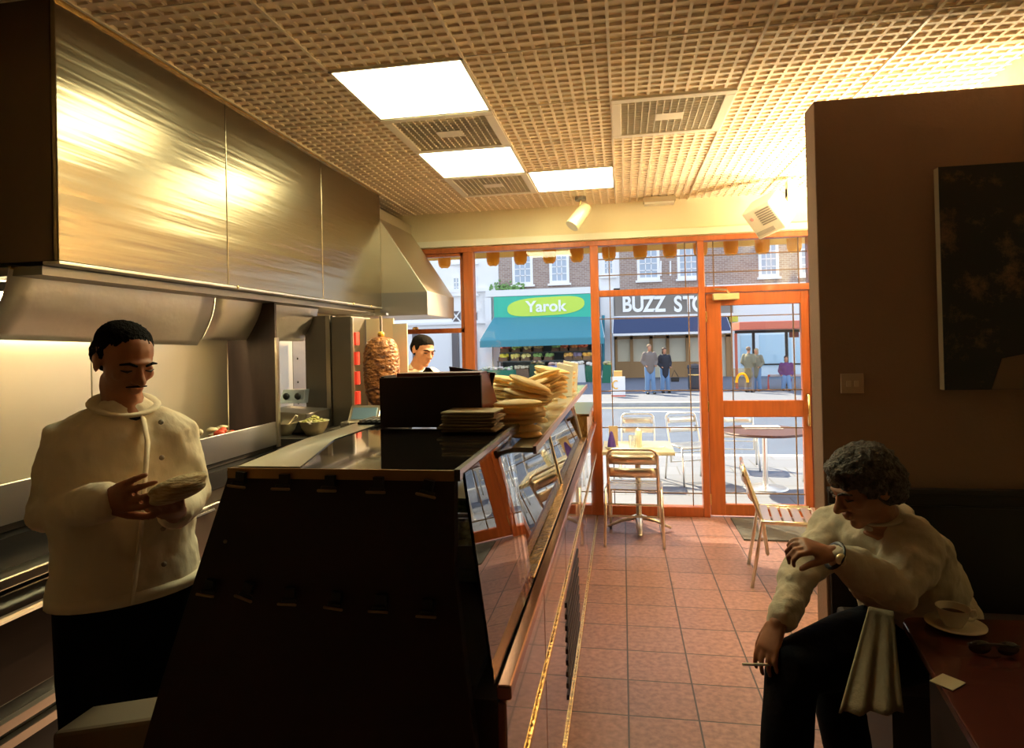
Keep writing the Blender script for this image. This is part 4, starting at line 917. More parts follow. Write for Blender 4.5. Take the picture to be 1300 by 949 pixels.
stall(674, 692, 462, 28.4, mat('dark_green_box', (.03, .07, .04), .8), MATS['potted_green'], 'dark green stand of greens at the shop doorway')
# white house between
t = thing('white_house', (F(772, 480).x, 31, GZ), 'narrow white rendered house between the two brick fronts', 'building')
MB().box(F(762, 400).x, F(780, 400).x-.01, 30.0, 36, GZ, F(772, 366).z).build('wall', STUC, t); MB().box(F(760, 400).x+.01, F(788, 400).x-.01, 30.05, 36, F(772, 366).z, 11).build('upper_wall', STUC, t)
facade_window(t, 764, 318, 781, 350, 30.05)
MB().tube([F(766, 400, 29.9), F(766, 470, 29.9)], .06).build('drainpipe', mat('blue_pipe', (.05, .3, .4), .5), t)
# brick terrace
t = thing('brick_terrace', (F(900, 480).x, 31, GZ), 'long brick terrace with white sash windows above the dark shop', 'building')
MB().box(F(788, 400).x, F(1120, 380).x, 30.02, 36, F(900, 369).z, 11.5).build('wall', BRICK, t)
for (a, b_, c_, d_) in ((808, 314, 838, 355), (859, 312, 889, 353), (962, 306, 989, 351), (1013, 303, 1042, 349), (1070, 300, 1098, 346)): facade_window(t, a, b_, c_, d_, 30.02)
for x in (839, 851): MB().tube([F(x, 331, 29.95), F(x, 350, 29.95)], .04).build('pipe', FRAMEW, t)
MB().box(F(897, 360).x, F(1120, 360).x, 29.92, 30.02, F(960, 365).z, F(960, 360).z).build('string_course', STUC, t)
# dark shop
t = thing('shop_sign', (F(855, 396, 29.7).x, 29.7, F(855, 396, 29.7).z), 'grey brown fascia with big white letters BUZZ STO', 'shop sign')
A, B = F(780, 373, 29.9), F(930, 397, 29.9); MB().box(A.x, B.x, 29.75, 30.2, B.z, A.z-.15).build('board', mat('sign_taupe', (.25, .22, .19), .7), t)
MB().box(A.x-.05, B.x, 29.5, 30.2, F(855, 403, 29.9).z, B.z-.01).build('white_sill', STUC, t)
lm = MATS['sign_white']
for ch_, px in (('B', 796), ('U', 810), ('Z', 824), ('Z', 837.5), ('S', 861), ('T', 874.5), ('O', 888)):
    q = F(px, 396, 29.7); text_mesh(ch_, 'letter', lm, t, (q.x, 29.72, q.z+.04), .98, .02, .030, .80)
awning('navy_awning', ((779, 404), (922, 402)), ((778, 423), (928, 419)), 29.5, 28.6, mat('navy_fabric', (.045, .065, .14), .7), 'navy fabric awning with a white edge over the dark shop', .02)
A, B = AY(778, 423.5, 28.57), AY(928, 419.5, 28.57); tag(MB().prism([A, B, B-V(0, 0, .1), A-V(0, 0, .1)], (0, .02, 0)).build('edge_strip', STUC, bpy.data.objects['navy_awning']))
t = thing('dark_shop', (F(855, 480).x, 30.1, GZ), 'shop with a tan timber front and pale glass under the navy awning', 'shop')
MB().box(F(780, 400).x, F(928, 380).x, 30.3, 36, GZ, F(900, 369).z-.01).build('shop_wall', DW, t)
TAN = mat('tan_timber', (.42, .25, .11), .6); PG = mat('pale_shop_glass', (.72, .68, .52), .2)
z1 = F(855, 420).z
MB().box(F(780, 400).x, F(928, 400).x, 30.15, 30.29, GZ, z1).build('glazing', PG, t)
xs = [780, 784, 800, 804, 825, 829, 846, 850, 871, 875, 898, 902, 922, 928]
for k in range(0, len(xs), 2): MB().box(F(xs[k], 450).x, F(xs[k+1], 450).x, 30.0, 30.15, GZ, z1).build('mullion', TAN, t)
for a, b_ in ((784, 800), (804, 825), (850, 871), (875, 898)): MB().box(F(a, 450).x, F(b_, 450).x, 30.02, 30.15, GZ, F(a, 459).z).build('stall_riser', TAN, t)
MB().box(F(780, 450).x, F(928, 450).x, 30.0, 30.15, F(855, 429).z, F(855, 426).z).build('head_rail', TAN, t)
# white shop at right
t = thing('white_shop', (F(1000, 480).x, 31, GZ), 'white shop front with a yellow tab sign behind the bus shelter', 'building')
MB().box(F(928, 400).x+.01, F(1120, 400).x, 29.9, 36, GZ, F(1000, 369).z-.01).build('wall', STUC, t)
q = F(926, 401, 29.8); q1_ = F(937, 408, 29.8); MB().box(q.x, q1_.x, 29.8, 29.9, q1_.z, q.z).build('yellow_sign', mat('yellow_sign', (.85, .75, .1), .5), t)
for a, b_ in ((940, 958), (964, 1004), (1010, 1040)): MB().box(F(a, 450).x, F(b_, 450).x, 29.86, 29.9, .3, F(960, 425).z).build('shop_window', mat('pale_blue_pane', (.55, .68, .75), .2), t)
# bus shelter
YS = 22.0
def Sx(px): return AY(px, 440, YS).x
t = thing('bus_shelter', (Sx(985), YS, GZ), 'red roofed glass bus shelter on the far pavement', 'bus shelter')
rz0, rz1 = AY(980, 418, YS).z, AY(980, 408, YS).z
MB().box(Sx(935), Sx(1040), YS-.6, YS+.7, rz0, rz1).build('roof', mat('shelter_red', (.62, .16, .10), .5), t, bevel=.02)
MB().box(Sx(937), Sx(1038), YS+.5, YS+.58, rz0-.1, rz0-.005).build('beam', BLACKP, t)
for px in (938, 961, 1004, 1030): MB().box(Sx(px)-.04, Sx(px)+.04, YS+.5, YS+.58, GZ, rz0-.1).build('post', BLACKP if px > 940 else MATS['shelter_red'], t)
SG = glass_mat('shelter_glass', (.86, .95, 1), .8)
for a, b_ in ((939, 960), (962, 1003), (1005, 1029)): MB().box(Sx(a)+.03, Sx(b_)-.03, YS+.53, YS+.55, .15, rz0-.1).build('glass_panel', SG, t)
MB().box(Sx(961), Sx(1030), YS+.46, YS+.50, AY(980, 464, YS).z, AY(980, 462, YS).z).build('rail', BLACKP, t)
bz = AY(990, 477, YS).z; MB().tube([(Sx(976), YS+.2, GZ), (Sx(976), YS+.2, bz), (Sx(1030), YS+.2, bz), (Sx(1030), YS+.2, GZ)], .035).build('seat_rail', mat('rail_red', (.7, .12, .08), .5), t)
MB().box(Sx(978), Sx(1029), YS+.1, YS+.35, bz-.02, bz+.03).build('seat', mat('seat_pale', (.7, .6, .58), .5), t)
MB().box(Sx(1008), Sx(1020), YS+.5, YS+.6, AY(1010, 428, YS).z, AY(1010, 421, YS).z).build('route_panel', mat('route_dark', (.2, .06, .06), .5), t)
# litter bin, boards
t = thing('litter_bin', (F(882, 490, 22).x, 22, GZ), 'black ribbed litter bin on the far pavement beside the window post', 'litter bin')
q = AY(882, 463, 22); MB().lathe((q.x, 22, GZ), [(0, 0), (.2, 0), (.23, .1), (.23, q.z-GZ-.12), (.26, q.z-GZ-.1), (.24, q.z-GZ), (0, q.z-GZ+.05)], 16).build('drum', mat('bin_black', (.05, .05, .06), .5), t, smooth=False)
MB().lathe((q.x, 22, GZ+.5), [(.235, 0), (.24, .02), (.235, .04)], 16).build('band', GOLD, t)
t = thing('sandwich_board', (AY(785, 490, 19.5).x, 19.5, GZ), 'white pavement board with orange scribble below the greengrocer post', 'pavement sign')
A, B = AY(775.5, 478, 19.5), AY(794, 498, 19.5); MB().box(A.x, B.x, 19.5, 19.54, GZ+.02, A.z).build('panel', mat('board_white', (.92, .9, .88), .5), t)
MB().tube([(A.x+.15+.1*math.cos(R(a)), 19.49, (A.z+B.z)/2+.12*math.sin(R(a))) for a in range(60, 330, 30)], .02).build('scribble', mat('board_orange', (.9, .5, .1), .5), t); MB().box(A.x, B.x, 19.49, 19.5, GZ+.02, GZ+.06).build('red_edge', MATS['rail_red'], t)
A, B = AY(779, 471, 20.2), AY(790, 478, 20.2); t = thing('orange_crate', (A.x, 20.2, GZ), 'orange box just behind the white pavement board', 'box')
MB().box(A.x, B.x, 20.2, 20.5, GZ, A.z).build('box', mat('orange_card', (.75, .42, .12), .6), t)
# roof plants
t = thing('balcony_plants', F(640, 370, 29.75), 'straggly green plants growing on the cornice over the greengrocer sign', 'plants'); m_ = MB()
for k in range(160):
    q = F(random.uniform(622, 665), 368, 29.8); m_.ell((q.x, 29.8+random.uniform(0, .3), q.z+abs(random.gauss(0, .16))), .07, .04, .05, Matrix.Rotation(random.uniform(0, 3), 3, 'Y'), 6, 4)
tag(m_.build('foliage', mat('leaf_green', (.18, .32, .10), .7), t), kind='stuff')

# gold valance and canopy outside our own window
VY = 6.05
t = thing('awning_valance', (0, VY, 2.3), 'gold scalloped awning valance hanging along the top of the shop windows', 'awning')
def trans(name, c1, c2, w_):
    m = bpy.data.materials.new(name); m.use_nodes = True; n = m.node_tree.nodes; L = m.node_tree.links; b = n['Principled BSDF']; b.inputs['Base Color'].default_value = c1+(1,); b.inputs['Roughness'].default_value = .35
    tl = n.new('ShaderNodeBsdfTranslucent'); tl.inputs[0].default_value = c2+(1,); mx = n.new('ShaderNodeMixShader'); mx.inputs[0].default_value = w_
    L.new(b.outputs[0], mx.inputs[1]); L.new(tl.outputs[0], mx.inputs[2]); L.new(mx.outputs[0], n['Material Output'].inputs[0]); return m
GF = trans('gold_fabric', (.75, .42, .06), (1, .62, .10), .6); GP = trans('pale_gold_fabric', (.9, .72, .35), (1, .8, .4), .6)
zb = AY(780, 320, VY).z; ztip = AY(780, 331, VY).z
MB().box(-2.6, 1.9, VY, VY+.01, zb, 2.62).build('band', GP, t)
tabs = [497, 531, 563, 593, 625, 660, 697, 732, 773, 813, 851, 890, 929, 969, 1010, 1050]
for px in tabs:
    x = AY(px, 325, VY-.04).x; m_ = MB(); N = 12; g_ = []; hw = .064
    for i in range(N+1):
        a = math.pi*i/N
        for z in (2.60, ztip+.05, ztip+.02, ztip+.0):
            sq = {2.60: 1, ztip+.05: .97, ztip+.02: .82, ztip+.0: .45}[z]
            g_.append((x-hw*sq*math.cos(a), VY-.005-.055*sq*math.sin(a), z))
    m_.add(g_, [(i*4+j, (i+1)*4+j, (i+1)*4+j+1, i*4+j+1) for i in range(N) for j in range(3)])
    m_.build('tab', GF, t, smooth=True, solid=.004)
MB().prism([(-2.6, YW+.148, 2.75), (-2.6, VY, 2.62), (-2.6, VY, 2.64), (-2.6, YW+.148, 2.78)], (4.5, 0, 0)).build('canopy', trans('canopy_fabric', (.5, .35, .12), (.5, .3, .1), .2), t)
MB().box(-2.6, 1.9, VY+.0, 6.50, 2.63, 2.66).build('canopy_fold', MATS['brown_paper'], t)  # unseen strip beyond the valance, added to block the high sun

# ================================================================== PEOPLE
def folk(nm, label, hc, fwd, H, up, pelvis, chest, neck, sh, el, wr, hd, hip, kn, an, clothes, skin, hairm, hairf=None, voxel=.006, detail=True, bodyside=None, r=1.0, hands=None):
    t = thing(nm, (pelvis.x, pelvis.y, min(an[0].z, an[1].z)-.08), label, 'person')
    rot = frame_from(fwd, up); mb = MB()
    side = bodyside
    head(mb, hc, rot, H, detail)
    nb = hc-rot @ V(0, .05*H, .32*H)
    mb.loft([neck-(neck-chest)*0.15, neck, lerp(neck, nb, .6), nb], [.075*r, .058*r, .052*r, .052*r], n=12)
    mb.loft([pelvis, lerp(pelvis, chest, .5), chest, lerp(chest, neck, .55), lerp(chest, neck, .85)], [.145*r, .135*r, .155*r, .15*r, .08*r], [.10*r, .095*r, .105*r, .08*r, .06*r], side=side, n=16)
    for k in (0, 1):
        mb.loft([sh[k], lerp(sh[k], el[k], .5), el[k], lerp(el[k], wr[k], .35), wr[k]], [.048*r, .044*r, .036*r, .036*r, .026*r], n=12)
        mb.loft([hip[k], lerp(hip[k], kn[k], .5), kn[k], lerp(kn[k], an[k], .35), an[k]], [.082*r, .07*r, .052*r, .052*r, .036*r], n=12)
        mb.loft([an[k]-V(0, 0, .03), an[k]-V(0, 0, .045)+hd['foot']*.14], [.035*r, .03*r], n=10)
    if hands: hands(mb)
    mb.build('body', skin, t, remesh=voxel, sm=3)
    return t, rot
def W_(c, rot, H, x, y, z): return Vector(c)+rot @ (V(x, y, z)*H)
# ---- the cook
c = AY(159, 459, 1.60); H = .212; fwd = V(.90, -.36, -.36); upv = V(.25, -.1, 1)
side = V(.42, .90, 0).normalized()*-1        # body right = image left
bodyf = V(.80, -.60, 0).normalized(); bside = bodyf.cross(V(0, 0, 1)).normalized()   # body's right
pel = AY(163, 745, 1.62); chs = AY(158, 600, 1.61); nk = AY(158, 520, 1.61)
shR = AY(92, 556, 1.58); shL = AY(216, 552, 1.68)
elR = AY(64, 650, 1.53); elL = AY(238, 628, 1.70)
wrR = AY(136, 636, 1.40); wrL = AY(222, 652, 1.50)
hips = [pel+bside*.085-V(0, 0, .02), pel-bside*.085-V(0, 0, .02)]
kn = [V(p.x+.02, p.y-.03, .44) for p in hips]; an = [V(p.x, p.y, .085) for p in hips]
hR_dir = (AY(192, 622, 1.34)-wrR).normalized(); hL_dir = (AY(205, 640, 1.36)-wrL).normalized()
def cook_hands(mb):
    hand(mb, wrR+hR_dir*.0, hR_dir, V(.35, .8, .1), -1, .98, curl=20, thumb=35)
    hand(mb, wrL, hL_dir, V(-.1, .1, 1), 1, .95, curl=16, thumb=45)
t, rot = folk('person', 'cook in a cream double breasted jacket looking down at a flatbread', c, fwd, H, upv, pel, chs, nk, (shR, shL), (elR, elL), (wrR, wrL), {'foot': bodyf}, hips, kn, an, None, SKIN, HAIR, voxel=.0048, bodyside=bside, hands=cook_hands)
mb = MB()
hem = pel+V(0, 0, .005)
mb.loft([hem, lerp(hem, chs, .35), chs-V(0, 0, .02), lerp(chs, nk, .5), lerp(chs, nk, .74), lerp(chs, nk, .93)], [.196, .183, .196, .190, .150, .082], [.135, .128, .135, .115, .088, .062], side=bside, n=24, flat0=True)
for s_, e_, w_ in ((shR, elR, wrR), (shL, elL, wrL)):
    mb.loft([lerp(s_, nk, .35)-V(0, 0, .01), s_-V(0, 0, .005), lerp(s_, e_, .5), e_, lerp(e_, w_, .45), lerp(e_, w_, .86)], [.070, .079, .068, .064, .056, .052], n=16)
mb.build('jacket', JACKET, t, remesh=.008, sm=5, disp=(.022, .08))
MB().loft([lerp(elR, wrR, .80), lerp(elR, wrR, .97)], [.054, .050], n=16).build('cuff', JACKET, t, smooth=True)
MB().loft([hem-V(0, 0, .012), hem+V(0, 0, .02)], [.2, .199], [.14, .139], side=bside, n=28, caps=False).build('hem', JACKET, t, smooth=True)
# stand collar, lapel, buttons
ring = []
for a in range(-150, 151, 15): ring.append(nk+V(0, 0, .0)+bside*(.075*math.sin(R(a)))-bodyf*(-.066*math.cos(R(a)))*1.0+V(0, 0, .018-.030*math.cos(R(a))))
MB().loft(ring, [.007]*len(ring), [.019]*len(ring), side=(0, 0, 1), n=8).build('collar', JACKET, t, smooth=True)
fl = []
for k in range(9):
    u = k/8; p = lerp(nk-V(0, 0, .02), pel, u); wd = .135 if u > .12 else .075+u*.5
    fl.append(p+bodyf*(wd+.018*math.sin(u*3.1))+bside*(.02-.05*(1-u)))
MB().loft(fl, [.004]*9, [.012]*9, n=6).build('jacket_edge', JACKET, t, smooth=True)
for k, (px, py) in enumerate(((187, 532), (170, 598), (145, 520), (184, 655), (180, 700))):
    q = AY(px, py, 1.45); dr = (q-CAM).normalized(); q = lerp(nk, pel, (k+.3)/5.2)+bodyf*.152+bside*(-.055)
    MB().ell(q, .007, .007, .007).build('button', mat('button_grey', (.3, .25, .18), .4), t, smooth=True)
# undershirt at the neck
MB().ell(nk+bodyf*.035+V(0, 0, -.022), .042, .034, .024).build('undershirt', mat('dark_undershirt', (.02, .025, .04), .8), t, smooth=True)
mb = MB(); mb.loft([pel+V(0, 0, .03), pel-V(0, 0, .06)], [.168, .170], [.12, .12], side=bside, n=20)
for h_, k_, a_ in zip(hips, kn, an): mb.loft([h_, lerp(h_, k_, .5), k_, lerp(k_, a_, .5), a_-V(0, 0, .02)], [.098, .09, .075, .068, .066], n=14)
mb.build('trousers', TROUS, t, remesh=.012, sm=4)
mb = MB()
for a_ in an: mb.loft([a_-bodyf*.04-V(0, 0, .04), a_+bodyf*.06-V(0, 0, .042), a_+bodyf*.17-V(0, 0, .05)], [.042, .046, .038], [.04, .038, .03], n=12)
mb.build('shoes', BLACKP, t, remesh=.01, sm=2)
hb = MB(); E = lambda x, y, z, a, b, cc: hb.ell(W_(c, rot, H, x, y, z), a*H, b*H, cc*H, rot)
E(0, -.11, .245, .342, .395, .285); E(0, -.22, .06, .340, .325, .30); E(.315, -.03, .10, .035, .08, .12); E(-.315, -.03, .10, .035, .08, .12)
hb.build('hair', HAIR, t, remesh=.005, sm=1, disp=(.007, .007))
face_bits(t, c, rot, H, HAIR)
MB().loft([W_(c, rot, H, -.13, .37, -.215), W_(c, rot, H, 0, .415, -.195), W_(c, rot, H, .13, .37, -.215)], [.009*H, .015*H, .009*H], n=8).build('moustache', HAIR, t, smooth=True)
bc = AY(226, 620, 1.375)
o = MB(); brot = frame_from(hR_dir, (0, 0, 1)); 
for k in range(3): o.ell(bc+V(0, 0, .010*(k-1)), .062-.004*k, .068, .020, Matrix.Rotation(R(-18), 3, 'Y') @ Matrix.Rotation(k, 3, 'Z'), 24, 10)
tag(o.build('flatbread', mat('pale_flatbread', (.72, .58, .34), .8, bump=.5, bscale=40, var_col=(.50, .30, .12), vscale=25, stretch=(1, 1, 6)), remesh=.005, sm=2), 'folded flatbread held in the hands of the near cook', 'bread')
# ---- second cook
c = AY(537, 445, 4.45); H = .222; fwd = V(.88, -.62, -.30); bodyf = V(.8, -.55, 0).normalized(); bside = bodyf.cross(V(0, 0, 1)).normalized()
nk = AY(530, 469, 4.47)-bodyf*.02; pel = V(nk.x-.02, nk.y+.02, .83); chs = lerp(pel, nk, .72)
shR = nk+bside*.15-V(0, 0, .06); shL = nk-bside*.15-V(0, 0, .06)
elR = shR+V(.05, -.08, -.25); elL = shL+V(.1, 0, -.25); wrR = elR+bodyf*.22-bside*.05; wrL = elL+bodyf*.2
hips = [pel+bside*.08, pel-bside*.08]; kn = [V(p.x, p.y, .43) for p in hips]; an = [V(p.x, p.y, .085) for p in hips]
t, rot = folk('person', 'second cook with short black hair behind the maroon till box', c, fwd, H, V(.15, 0, 1), pel, chs, nk, (shR, shL), (elR, elL), (wrR, wrL), {'foot': bodyf}, hips, kn, an, None, SKIN2, HAIR, voxel=.0065, bodyside=bside, hands=lambda mb: (hand(mb, wrR, bodyf, V(0, 0, -1), 1, .9), hand(mb, wrL, bodyf, V(0, 0, -1), -1, .9)))
mb = MB(); mb.loft([pel, chs, lerp(chs, nk, .5), lerp(chs, nk, .80), lerp(chs, nk, .98)], [.17, .18, .175, .13, .07], [.12, .125, .10, .08, .058], side=bside, n=20)
for s_, e_, w_ in ((shR, elR, wrR), (shL, elL, wrL)): mb.loft([s_, lerp(s_, e_, .5), e_, lerp(e_, w_, .85)], [.07, .062, .058, .05], n=14)
mb.build('jacket', mat('white_jacket', (.78, .70, .52), .8), t, remesh=.01, sm=4, disp=(.02, .09))
mb = MB()
for h_, k_, a_ in zip(hips, kn, an): mb.loft([h_, k_, a_], [.098, .075, .066], n=14)
mb.build('trousers', TROUS, t, remesh=.015, sm=3)
hb = MB(); E = lambda x, y, z, a, b, cc: hb.ell(W_(c, rot, H, x, y, z), a*H, b*H, cc*H, rot)
E(0, -.09, .235, .352, .415, .285); E(0, -.19, .06, .345, .33, .30); E(.31, .02, .12, .04, .10, .13); E(-.31, .02, .12, .04, .10, .13)
hb.build('hair', HAIR, t, remesh=.008, sm=2)
face_bits(t, c, rot, H, HAIR)
# ---- seated man
c = AY(1096, 617, 2.10); H = .228; fwd = V(-.93, -.28, -.42); upv = V(-.35, -.1, 1)
bodyf = V(-.78, -.62, 0).normalized(); bside = bodyf.cross(V(0, 0, 1)).normalized()
pel = V(1.00, 2.40, .50); chs = AY(1128, 715, 2.20); nk = AY(1118, 655, 2.16)
# body's right arm is the far one (image left)
shR = AY(1066, 668, 2.32); shL = AY(1163, 690, 2.10)
elR = AY(1016, 728, 2.20); wrR = AY(988, 790, 2.02); elL = AY(1137, 748, 1.99); wrL = AY(1056, 703, 1.95)
hips = [V(.93, 2.38, .49), V(1.04, 2.36, .49)]
kn = [AY(1004, 850, 1.98), V(.62, 2.14, .47)]
an = [V(kn[0].x-.03, kn[0].y+.02, .085), V(.70, 2.2, .085)]
dR = (AY(966, 842, 1.97)-wrR).normalized(); dL = (AY(1018, 690, 1.93)-wrL).normalized()
def man_hands(mb):
    hand(mb, wrR, dR, V(.55, .45, .2), -1, .95, curl=22, thumb=30)
    hand(mb, wrL, dL, V(-.2, .3, -1), 1, .95, curl=48, thumb=30)
t, rot = folk('person', 'grey haired man in a cream shirt seated with his elbow on the table', c, fwd, H, upv, pel, chs, nk, (shR, shL), (elR, elL), (wrR, wrL), {'foot': V(-.6, -.7, 0).normalized()}, hips, kn, an, None, mat('skin_tan', (.36, .15, .08), .5, var=.15, vscale=20), HAIRG, voxel=.0048, bodyside=bside, hands=man_hands)
ch2 = chs+V(.02, .01, 0)
mb = MB(); mb.loft([pel+V(-.01, -.02, .03), lerp(pel, ch2, .4), ch2, lerp(ch2, nk, .5), lerp(ch2, nk, .78), lerp(ch2, nk, .95)], [.175, .180, .190, .180, .135, .078], [.145, .14, .13, .115, .092, .062], side=bside, n=24)
for s_, e_, w_, rr in ((shR, elR, wrR, 1), (shL, elL, wrL, 1.08)):
    mb.loft([lerp(s_, nk, .3), s_, lerp(s_, e_, .5), e_, lerp(e_, w_, .45), lerp(e_, w_, .90)], [.070*rr, .080*rr, .070*rr, .058*rr, .052*rr, .043*rr], n=16)
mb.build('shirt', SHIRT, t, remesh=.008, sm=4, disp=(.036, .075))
ring = []
for a in range(-160, 161, 16): ring.append(nk+bside*(.068*math.sin(R(a)))+bodyf*(.06*math.cos(R(a)))+V(0, 0, .012-.022*math.cos(R(a))))
MB().loft(ring, [.007]*len(ring), [.025]*len(ring), side=(0, 0, 1), n=8).build('collar', SHIRT, t, smooth=True)
mb = MB(); mb.loft([pel+V(0, 0, .06), pel-V(0, 0, .02)], [.165, .17], [.14, .15], side=bside, n=20)
for h_, k_, a_ in zip(hips, kn, an): mb.loft([h_, lerp(h_, k_, .5), k_, lerp(k_, a_, .4), a_-V(0, 0, .02)], [.115, .112, .085, .075, .07], n=14)
mb.build('trousers', TROUS, t, remesh=.012, sm=4)
mb = MB(); ff = V(-.6, -.7, 0).normalized()
for a_ in an: mb.loft([a_-ff*.04-V(0, 0, .04), a_+ff*.06-V(0, 0, .042), a_+ff*.17-V(0, 0, .05)], [.042, .046, .038], [.04, .038, .03], n=12)
mb.build('shoes', BLACKP, t, remesh=.01, sm=2)
hb = MB(); E = lambda x, y, z, a, b, cc: hb.ell(W_(c, rot, H, x, y, z), a*H, b*H, cc*H, rot)
E(0, -.08, .23, .40, .46, .34); E(0, -.22, .02, .40, .36, .38); E(.30, .02, .10, .09, .17, .20); E(-.30, .02, .10, .09, .17, .20); E(0, .20, .36, .26, .17, .12); E(0, -.34, -.22, .28, .16, .18)
hb.build('hair', HAIRG, t, remesh=.007, sm=1, disp=(.022, .02))
face_bits(t, c, rot, H, HAIRG)
# watch
wp = lerp(elL, wrL, .96); ax = (wrL-elL).normalized(); wr_ = frame_from((CAM-wp), ax)
m_ = MB(); rr = []
sd1 = ax.cross(V(0, 0, 1)).normalized(); sd2 = ax.cross(sd1)
m_.loft([wp+sd1*.037*math.cos(R(a))+sd2*.033*math.sin(R(a)) for a in range(0, 361, 20)], .004, .010, side=tuple(ax), n=8); wo = m_.build('watch', BLACKP, t, smooth=True)
dn = (CAM-wp); dn = (dn-ax*dn.dot(ax)).normalized()
zr = frame_from(ax, dn)
MB().lathe(wp+dn*.034, [(0, .009), (.013, .009), (.0165, .006), (.0165, 0)], 20, zr).build('dial', mat('watch_face', (.7, .6, .4), .3, .5), wo, smooth=True)
# shirt logo
q = chs+bodyf*.13-bside*.06+V(0, 0, .03)
# cigarette
tip = wrR+dR*.13
cg = MB().tube([tip+V(.03, 0, -.0), tip+V(-.055, -.02, .006)], .004).build('cigarette', mat('cigarette_paper', (.8, .75, .62), .7)); tag(cg, 'cigarette held in the lowered hand of the seated man', 'cigarette')
# banquette + foreground table
t = thing('banquette', (1.3, 2.6, 0), 'dark upholstered bench along the partition under the seated man', 'bench')
MB().box(.86, XR-.01, 2.32, PYf-.045, 0, .30).build('base', PANEL, t); MB().box(.85, XR-.01, 2.30, PYf-.045, .301, .385).build('seat_cushion', mat('dark_upholstery', (.03, .018, .015), .6), t, bevel=.02)
t = thing('dining_table', (1.2, 1.7, 0), 'glossy red brown table at the lower right holding the coffee cup', 'table')
TT = mat('redbrown_table', (.075, .016, .011), .22, coat=.4)
tc1 = V(.775, 2.035, .66); poly = []
for a in range(180, 89, -15): poly.append((.775+.05+.05*math.cos(R(a)), 1.985+.05*math.sin(R(a)), .655))
poly += [(1.66, 2.07, .655), (1.66, 1.20, .655), (.64, 1.20, .655)]
MB().prism(poly, (0, 0, .025)).build('table_top', TT, t, bevel=.004)
MB().box(.80, .90, 1.3, 1.90, 0, .654).build('side_panel', PANEL, t); MB().box(1.50, 1.60, 1.3, 1.95, 0, .654).build('side_panel', PANEL, t)
cp = AZ(1213, 797, .681); t = thing('saucer', cp, 'white saucer under the coffee cup on the red brown table', 'saucer')
CHINA = mat('cream_china', (.72, .64, .50), .25)
MB().lathe(cp, [(0, .004), (.03, .0), (.045, .003), (.074, .012), (.074, .015), (.045, .008), (0, .007)], 32).build('dish', CHINA, t, smooth=True)
cu = cp+V(-.005, 0, .008); t = thing('coffee_cup', cu, 'white coffee cup standing on the saucer', 'cup')
MB().lathe(cu, [(0, .0), (.022, 0), (.024, .004), (.034, .022), (.042, .05), (.043, .052), (.040, .05), (.03, .02), (0, .01)], 28).build('cup_body', CHINA, t, smooth=True)
MB().lathe(cu+V(0, 0, .034), [(0, 0), (.034, 0)], 24).build('coffee', mat('coffee', (.05, .02, .01), .15), t)
MB().tube([cu+V(.038, 0, .042), cu+V(.056, 0, .044), cu+V(.060, 0, .030), cu+V(.050, 0, .016), cu+V(.032, 0, .016)], .0035).build('handle', CHINA, t, smooth=True)
sg = AZ(1262, 830, .684); t = thing('sunglasses', sg, 'folded dark sunglasses lying beside the saucer', 'sunglasses')
for s in (-1, 1): MB().ell(sg+V(s*.032, 0, .016), .027, .006, .018).build('lens', BLACKGL, t, smooth=True)
MB().tube([sg+V(-.06, 0, .022), sg+V(0, -.004, .026), sg+V(.06, 0, .022)], .004).build('bridge', BLACKP, t); MB().tube([sg+V(-.06, 0, .022), sg+V(.03, .03, .012)], .003).build('temple', BLACKP, t); MB().tube([sg+V(.06, 0, .022), sg+V(-.03, .035, .010)], .003).build('temple', BLACKP, t)
q = AZ(1203, 866, .681); tag(MB().cbox(q+V(.0, 0, .0015), .06, .05, .002, Matrix.Rotation(.7, 3, 'Z')).build('paper_napkin', MATS['pale_paper']), 'cream paper corner at the near edge of the red brown table', 'napkin')
cl = [AY(1103, 770, 2.02), AY(1134, 776, 2.03), AY(1148, 905, 1.80), AY(1066, 905, 1.80)]
m_ = MB(); g_ = []; N = 14
for i in range(N+1):
    for j in range(N+1):
        p = lerp(lerp(cl[0], cl[1], i/N), lerp(cl[3], cl[2], i/N), j/N); p.y += .012*math.sin(i*1.1)*j/N; g_.append(p)
m_.add(g_, [(i*(N+1)+j, (i+1)*(N+1)+j, (i+1)*(N+1)+j+1, i*(N+1)+j+1) for i in range(N) for j in range(N)])
tag(m_.build('draped_cloth', mat('cream_cloth', (.27, .21, .13), .85, bump=.2, bscale=60), smooth=True, solid=.006), 'cream cloth hanging from the far left corner of the red brown table', 'cloth')
# things by the cook's legs
t = thing('storage_bin', (-1.15, 1.42, 0), 'cream storage bin on the floor between cook and counter', 'bin')
MB().prism([(-1.32, 1.28, 0), (-1.02, 1.28, 0), (-.99, 1.28, .69), (-1.33, 1.28, .62)], (0, .12, 0)).build('bin_body', mat('bin_cream', (.22, .17, .12), .7), t, bevel=.01)
t = thing('red_sack', (-1.40, 1.22, 0), 'slumped dark red sack on the floor in front of the cook', 'sack')
m_ = MB(); m_.ell((-1.43, 1.17, .28), .20, .10, .28); m_.ell((-1.30, 1.16, .52), .16, .08, .13); m_.ell((-1.55, 1.18, .48), .11, .08, .12); m_.build('sack_body', mat('sack_red', (.16, .04, .025), .8), t, remesh=.015, sm=4, disp=(.03, .08))
